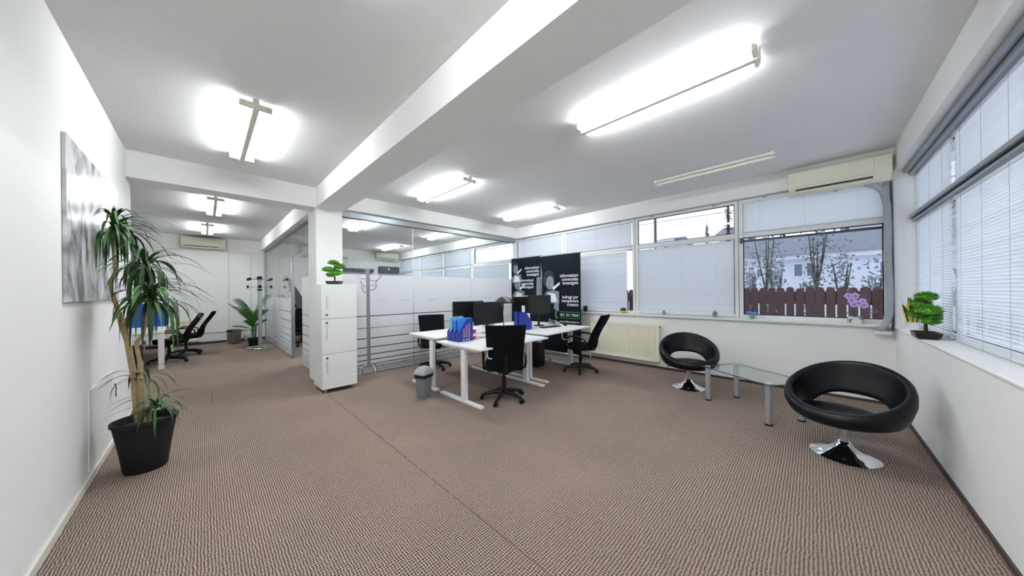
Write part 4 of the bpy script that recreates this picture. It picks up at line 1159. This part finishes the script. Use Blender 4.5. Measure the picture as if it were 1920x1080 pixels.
def bonsai(label, loc, rz, s=1.0):
    rd = random.Random(int(s * 100))
    t = thing('bonsai', label, 'plant', loc, rz, 'artificial bonsai trees')
    loft([[(x * s, y * s, z * s) for x, y, z in rrect(a, b, c, d)] for a, b, c, d in ((0.095, 0.055, 0.02, 0.0), (0.115, 0.07, 0.025, 0.015), (0.128, 0.08, 0.028, 0.06), (0.118, 0.07, 0.025, 0.06), (0.11, 0.065, 0.02, 0.045))]).build('pot', 'pot_black', t)
    MB().tube([(0, 0, 0.04 * s), (0.01 * s, 0, 0.12 * s), (-0.015 * s, 0, 0.19 * s), (0.01 * s, 0, 0.26 * s), (-0.005 * s, 0, 0.36 * s)], [0.014 * s, 0.012 * s, 0.011 * s, 0.009 * s, 0.006 * s], 8).build('trunk', 'bark_dark', t)
    for (x, y, z, rx, rz_) in ((-0.015, 0, 0.385, 0.085, 0.028), (0.09, 0.01, 0.315, 0.085, 0.035), (-0.105, 0.0, 0.265, 0.10, 0.03), (0.045, -0.02, 0.20, 0.105, 0.034), (-0.06, -0.02, 0.165, 0.07, 0.026), (0.01, 0.05, 0.225, 0.07, 0.026)):
        m = MB()
        m.blob((x * s, y * s, z * s), rx * s, rx * 0.75 * s, rz_ * 1.15 * s, 0.2, 3, rd)
        for k in range(420):
            a, r_ = rd.uniform(0, 2 * PI), math.sqrt(rd.random())
            px, py = r_ * math.cos(a), r_ * math.sin(a)
            pz = math.sqrt(max(0, 1 - r_ * r_)) * rd.choice((1, 1, -0.7))
            c = Vector(((x + px * rx) * s, (y + py * rx * 0.75) * s, (z + pz * rz_ * 1.15) * s))
            d = Vector((px * 0.8, py * 0.8, pz * 0.6 + 0.5)).normalized() * rd.uniform(0.018, 0.034) * s
            q = Vector((-d.y, d.x, rd.uniform(-0.01, 0.01))).normalized() * 0.005 * s
            m.bm.faces.new([m.bm.verts.new(v) for v in (c - q, c + q, c + d)])
        m.build('foliage_pad', 'moss_green', t)
        MB().tube([(0, 0, (z - 0.04) * s), (x * 0.8 * s, y * 0.8 * s, (z - 0.005) * s)], [0.007 * s, 0.004 * s], 6).build('branch', 'bark_dark', t)
    return t
bonsai('small bonsai in black tray on top of the white cabinet', (1.40, 5.21, 1.60), R(-40), 0.86)
bonsai('larger bonsai in black dish on right window ledge', (4.74, -0.755, 0.985), R(0), 1.0)

t = thing('snake_plant', 'snake plant with yellow-edged leaves behind bonsai on ledge', 'plant', (5.45, -0.785, 0.985))
MB().lathe([(0.045, 0), (0.06, 0.09), (0.065, 0.10), (0.055, 0.10), (0.05, 0.07)], 24).build('pot', 'white_ceramic', t)
rd = random.Random(5)
for k in range(7):
    a = R(k * 51 + 10); r_ = 0.03
    bx, by = r_ * math.cos(a), r_ * math.sin(a)
    Ht = rd.uniform(0.24, 0.36); lean = rd.uniform(0.02, 0.10)
    fa = a + R(90) + rd.uniform(-0.4, 0.4)
    sdv = Vector((math.cos(fa), math.sin(fa), 0))
    mb = MB(); prev = None
    for i in range(8):
        f = i / 7
        c = Vector((bx + lean * f * f * math.cos(a), by + lean * f * f * math.sin(a), 0.06 + Ht * f))
        wd = 0.024 * (0.7 + 0.6 * math.sin(PI * min(1, f * 1.1))) * (1 if f < 0.7 else (1 - ((f - 0.7) / 0.3) ** 1.5)) + 0.001
        row = [mb.bm.verts.new(c + sdv * wd * q) for q in (-1, -0.62, 0, 0.62, 1)]
        if prev:
            for q in range(4):
                fc = mb.bm.faces.new((prev[q], prev[q + 1], row[q + 1], row[q]))
                fc.material_index = 1 if q in (0, 3) else 0
        prev = row
    o = mb.build('leaf', 'snake_green', t)
    o.data.materials.append(MATS['snake_yellow'])

# window sill plants
def sill(name, label, y, x=6.01): return thing(name, label, 'plant', (x, y, 1.0), 0, 'small plants along the window sill')
t = sill('potted_plant', 'round dark green plant in yellow pot on window sill', 2.74, 5.99)
MB().lathe([(0.03, 0), (0.05, 0.02), (0.055, 0.045), (0.05, 0.055), (0.04, 0.05)], 24).build('pot', 'yellow_glaze', t)
MB().blob((0, 0, 0.07), 0.055, 0.055, 0.045, 0.18, 3, rd).build('foliage', 'leaf_dark', t)
t = sill('potted_cactus', 'small cactus in grey pot left on sill before wide blind', 1.96, 5.99)
MB().lathe([(0.025, 0), (0.032, 0.05), (0.028, 0.05)], 18).build('pot', 'grey_glaze', t)
MB().blob((0, 0, 0.06), 0.025, 0.025, 0.025, 0.12, 2, rd).build('cactus', 'cactus_green', t)
t = sill('potted_cactus', 'small spiky succulent in grey pot below right end of wide blind', 1.16, 5.99)
MB().lathe([(0.028, 0), (0.036, 0.05), (0.031, 0.05)], 18).build('pot', 'grey_glaze', t)
MB().blob((0, 0, 0.065), 0.03, 0.03, 0.03, 0.25, 2, rd).tube([(0, 0, 0.06), (0, 0, 0.10), (0, 0.003, 0.12)], [0.015, 0.01, 0.003], 8).build('succulent', 'cactus_green', t)
t = sill('potted_flower', 'small blue flower in grey pot at left of fence window', 0.67, 6.0)
MB().lathe([(0.026, 0), (0.036, 0.05), (0.031, 0.05)], 18).build('pot', 'grey_glaze', t)
for k in range(7):
    a = R(k * 51)
    MB().blob((0.033 * math.cos(a), 0.042 * math.sin(a), 0.078 + 0.02 * (k % 2)), 0.024, 0.028, 0.02, 0.15, 2, rd).build('petal', 'flower_blue', t)
t = sill('potted_plant', 'small dark plant on sill just right of the banner', 3.62, 6.0)
MB().lathe([(0.03, 0), (0.04, 0.05), (0.035, 0.05)], 18).build('pot', 'pot_black', t)
MB().blob((0, 0, 0.08), 0.05, 0.05, 0.05, 0.2, 3, rd).build('foliage', 'leaf_dark', t)
t = sill('orchid', 'purple orchid in white square pot on window sill', -0.40, 6.0)
loft([rrect(0.05, 0.055, 0.012, 0.0), rrect(0.055, 0.06, 0.012, 0.085), rrect(0.048, 0.053, 0.012, 0.085), rrect(0.046, 0.05, 0.01, 0.06)]).build('pot', 'white_ceramic', t)
for k in range(6):
    o = bpy.data.objects.new('leaf', LEAFS[6 + k]); C.objects.link(o); o.parent = t
    o.location = (0, 0, 0.07); o.scale = (0.30, 1.3, 0.30); o.rotation_euler = (0, 0, R(60 * k + 20))
MB().tube([(0, 0, 0.06), (-0.01, 0.01, 0.2), (-0.015, 0.0, 0.30), (-0.02, -0.05, 0.33)], 0.004, 6).build('stem', 'leaf_mid', t)
for k, (dy, dz) in enumerate(((0.06, 0.36), (0.0, 0.36), (0.03, 0.30), (-0.03, 0.265), (-0.075, 0.24), (-0.06, 0.29), (0.01, 0.25))):
    fl_ = MB()
    cx, cz = -0.04 + 0.008 * (k % 3), dz
    for q in range(5):
        a = R(72 * q + 15 * k)
        fl_.blob((cx, dy + 0.024 * math.cos(a), cz + 0.024 * math.sin(a)), 0.008, 0.022, 0.022, 0.1, 1, rd)
    f = fl_.build('flower', 'orchid_purple', t)
    MB().blob((cx - 0.012, dy, cz), 0.008, 0.01, 0.01, 0, 1).build('flower_core', 'orchid_core', f)

# ------------------------------------------------------------------ seen through the glass doorway; dark desks added behind the stripes
t = thing('leaning_panel', 'tall dark curved panel leaning behind the glass doorway', 'panel', (2.02, 10.95, 0), R(0))
def bl(u, v):
    z = 2.0 * v
    return Vector(((u - 0.5) * (0.32 - 0.24 * v * v), 0.0 + 0.05 * v * v, z)) + Vector((-0.55 * v * v + 0.2, 0, 0))
MB().sheet(bl, 4, 14, 0.03).build('board', 'smoke_dark', t)
box('foot', 'black_plastic', t, -0.05, 0.45, -0.12, 0.12, 0.0, 0.03)
t = thing('desk', 'dark desk seen through the glass doorway of back room', 'desk', (2.25, 11.75, 0))
box('desktop', 'smoke_dark', t, -0.7, 0.7, -0.4, 0.4, 0.93, 0.96, 0.003)
for sx in (-1, 1):
    box('side_panel', 'white_lacquer', t, sx * 0.66 - 0.02, sx * 0.66 + 0.02, -0.38, 0.38, 0, 0.93)
box('back_panel', 'black_plastic', t, -0.64, 0.64, 0.2, 0.22, 0.1, 0.9)
t = thing('office_printer', 'black office printer on shelf of the back room desk', 'printer', (2.05, 11.7, 0.96))
box('body', 'black_plastic', t, -0.2, 0.2, -0.2, 0.2, 0, 0.22, 0.01)
box('paper_tray', 'white_paper', t, -0.15, 0.15, -0.28, -0.2, 0.03, 0.05)

def added_dark_desk(label, x0, x1):  # unseen desk, added so the clear gaps between frosted bands look dark
    t = thing('desk', label, 'desk', ((x0 + x1) / 2, 6.75, 0), 0, 'dark desks added to darken the glass stripes')
    W = (x1 - x0) / 2
    box('desktop', 'smoke_dark', t, -W, W, -0.4, 0.4, 0.72, 0.75, 0.003)
    box('modesty_panel', 'black_plastic', t, -W + 0.03, W - 0.03, -0.36, -0.34, 0.04, 0.72)
    for q in (-1, 1): box('side_panel', 'smoke_dark', t, q * (W - 0.015) - 0.012, q * (W - 0.015) + 0.012, -0.4, 0.4, 0, 0.72)
added_dark_desk('dark desk added to darken the glass stripes, nearest the pillar', 2.0, 3.6)
added_dark_desk('dark desk added to darken the glass stripes, nearest the windows', 3.7, 5.3)
t = thing('desk_screen', 'long charcoal screen added on desks to darken the glass stripes', 'desk screen', (3.65, 6.42, 0.75))  # added screen, a dark backing for the higher gaps in the film
box('panel', 'smoke_dark', t, -1.6, 1.6, -0.012, 0.012, 0.03, 0.42, 0.004)
for x in (-1.2, -0.4, 0.4, 1.2): box('clamp', 'aluminium', t, x - 0.02, x + 0.02, -0.02, 0.02, 0, 0.04)

# ------------------------------------------------------------------ outside
structure(box('ground', 'asphalt', None, 6.3, 60, -45, 60, -0.55, -0.45))
t = thing('picket_fence', 'dark brown picket fence with rounded tops outside the window', 'fence', (8.0, 0, -0.45))
pk = [(-0.0575, 0.0)]
pk += [(0.0575, 0.0), (0.0575, 1.88)] + [(0.0575 * math.cos(R(a)), 1.88 + 0.06 * math.sin(R(a))) for a in (22, 45, 67, 90, 113, 135, 158)] + [(-0.0575, 1.88)]
first = None
for k in range(95):
    y = -5 + k * 0.136
    if first is None:
        first = MB().prism(pk, 'x', -0.010, 0.010).build('picket', 'fence_brown', t, smooth=False)
        o = first
    else:
        o = first.copy(); C.objects.link(o)
    o.location = (0, y, random.uniform(-0.015, 0.015))
for z, hz in ((0.5, 0.05), (1.74, 0.12)):
    box('rail', 'fence_brown', t, 0.012, 0.05, -5.1, 7.6, z - hz, z + hz)
for k in range(7):
    box('post', 'fence_brown', t, 0.05, 0.13, -5 + 2.05 * k, -4.92 + 2.05 * k, 0, 1.8)

def house(label, x, y0, y1, z0, z1, wins, wall='house_white', eave=True, roof=None):
    t = thing('house', label, 'house', (x, (y0 + y1) / 2, z0))
    W = y1 - y0; H = z1 - z0
    box('wall', wall, t, 0, 7, -W / 2, W / 2, 0, H)
    if eave: box('fascia', 'fascia_white', t, -0.35, 0.0, -W / 2 - 0.2, W / 2 + 0.2, H - 0.16, H)
    r = MB().prism([(-0.5, H), (7.3, H), (3.4, H + (roof or 0.6))], 'y', -W / 2 - 0.3, W / 2 + 0.3).build('roof', 'roof_grey', t, smooth=False)
    for (a, b, c, d) in wins:
        a, b = a - (y0 + y1) / 2, b - (y0 + y1) / 2; c, d = c - z0, d - z0
        f = box('window', 'fascia_white', t, -0.05, 0.01, a, b, c, d)
        n = max(1, round((b - a) / 0.5)); wd = (b - a) / n
        for k in range(n):
            box('pane', 'house_glass', f, -0.06, -0.05, a + k * wd + 0.04, a + (k + 1) * wd - 0.04, c + 0.05, d - 0.05)
    return t
house('long low white house with white fascia beyond the fence', 16.0, -7.0, 2.3, -0.45, 2.75, ((1.40, 1.64, 1.93, 2.30), (1.07, 1.33, 1.93, 2.30), (0.22, 0.52, 1.90, 2.45), (-0.13, 0.17, 1.90, 2.45), (-2.0, -1.6, 1.9, 2.4), (-5, -4.6, 1.9, 2.5)), 'house_white', roof=1.2)
house('pinkish two-storey house with grey roof at far right', 26.0, -9.0, -1.75, -0.45, 5.0, ((-2.6, -2.0, 3.3, 4.2), (-4.6, -3.6, 3.3, 4.2)), 'house_pink', roof=1.6)
house('distant white house seen above the wide blind', 34.0, 10.2, 11.7, -0.45, 6.7, ((10.5, 11.1, 5.4, 6.3),), 'house_white', roof=0.7)
house('grey-roofed house behind the conifer trees', 32.0, 4.2, 5.8, -0.45, 6.2, ((4.6, 5.2, 4.5, 5.5),), 'render_plaster', roof=1.2)

def conifer(label, loc, H, r):
    rd = random.Random(int(H * 77 + r * 13))
    t = thing('conifer_tree', label, 'tree', loc, 0, 'trees beyond the fence')
    MB().tube([(0, 0, 0), (0, 0, H * 0.95)], [0.05 * H * 0.5, 0.02], 8).build('trunk', 'bark_dark', t)
    m = MB()
    for k in range(420):
        f = rd.random() ** 0.8
        z = H * (0.12 + 0.88 * f); rr = r * (1 - f) * rd.uniform(0.5, 1.1) + 0.05
        a = rd.uniform(0, 2 * PI)
        d = Vector((math.cos(a), math.sin(a), -0.25)); s_ = Vector((-math.sin(a), math.cos(a), 0)) * 0.16 * (1.2 - f)
        c = Vector((0, 0, z))
        m.bm.faces.new([m.bm.verts.new(v) for v in (c, c + d * rr * 0.6 + s_, c + d * rr, c + d * rr * 0.6 - s_)])
    m.build('foliage', 'conifer', t, smooth=False)
    return t
def tree(label, loc, H, r, m_='bush', n=7):
    rd = random.Random(int(H * 31 + r * 17 + loc[1] * 7))
    t = thing('garden_tree', label, 'tree', loc, 0, 'trees beyond the fence')
    m = MB().tube([(0, 0, 0), (0.05, 0.03, H * 0.35), (0, -0.05, H * 0.6)], [0.07, 0.05, 0.03], 8)
    for k in range(5):
        a = rd.uniform(0, 2 * PI)
        m.tube([(0, 0, H * 0.35 + 0.05 * k), (0.5 * r * math.cos(a), 0.5 * r * math.sin(a), H * 0.62), (0.8 * r * math.cos(a), 0.8 * r * math.sin(a), H * 0.8)], [0.03, 0.018, 0.008], 6)
    m.build('trunk', 'bark_dark', t)
    f = MB()
    for k in range(n * 50):
        c = Vector((rd.gauss(0, 0.45) * r, rd.gauss(0, 0.45) * r, H * 0.68 + rd.gauss(0, 0.16) * H))
        d = Vector((rd.uniform(-1, 1), rd.uniform(-1, 1), rd.uniform(-1, 1))).normalized() * 0.065
        e = Vector((rd.uniform(-1, 1), rd.uniform(-1, 1), rd.uniform(-1, 1))).normalized() * 0.05
        f.bm.faces.new([f.bm.verts.new(v) for v in (c, c + d, c + d + e, c + e)])
    f.build('foliage', m_, t, smooth=False)
    return t
conifer('pointed conifer seen in the clear upper window pane', (23.0, 4.85, -0.45), 6.5, 1.2)
conifer('tall conifer at right edge of clear upper pane', (26.5, 4.25, -0.45), 9.8, 0.9)
conifer('dark conifer rising behind the white house roof', (25, 1.2, -0.45), 6.6, 1.6)
conifer('narrow conifer behind the house, left of pink house', (24.5, -0.9, -0.45), 5.4, 0.6)
tree('grey bushy tree in front of the house left end', (13.6, 2.2, -0.45), 3.2, 0.4)
tree('bushy tree before the house between its two windows', (12.5, 0.8, -0.45), 3.2, 0.22)
tree('small dark tree in front of the white house middle', (11.0, 0.05, -0.45), 2.5, 0.22, 'conifer', 3)
tree('leafy grey tree over the fence near the orchid', (13.2, -0.62, -0.45), 3.3, 0.25)
tree('wide blue-grey tree at right over the fence', (12.0, -1.2, -0.45), 2.7, 0.36)
tree('leafless grey tree far right beyond fence', (13.5, -2.9, -0.45), 3.0, 0.4)
tree('tall grey tree against the house roof, left of its middle', (14.6, 1.2, -0.45), 4.7, 0.42, 'bush', 9)
tree('tall dark tree against the house roof near its middle', (14.6, -0.1, -0.45), 4.6, 0.36, 'conifer', 9)
tree('thin grey tree standing left of the white house windows', (12.6, 1.45, -0.45), 3.0, 0.2)
t = thing('power_line', 'utility pole with power lines crossing the upper window view', 'power line', (14.0, 4.9, -0.45))
MB().cyl((0, 0, 0), (0, 0, 6.4), 0.07, 0.05, 10).build('pole', 'smoke_dark', t)
for z in (6.0, 5.35, 4.9):
    MB().tube([(0, -14, z + 0.1), (0, -7, z - 0.05), (0, 0, z), (0, 7, z - 0.05), (0, 14, z + 0.1)], 0.012, 5).build('wire', 'smoke_dark', t)
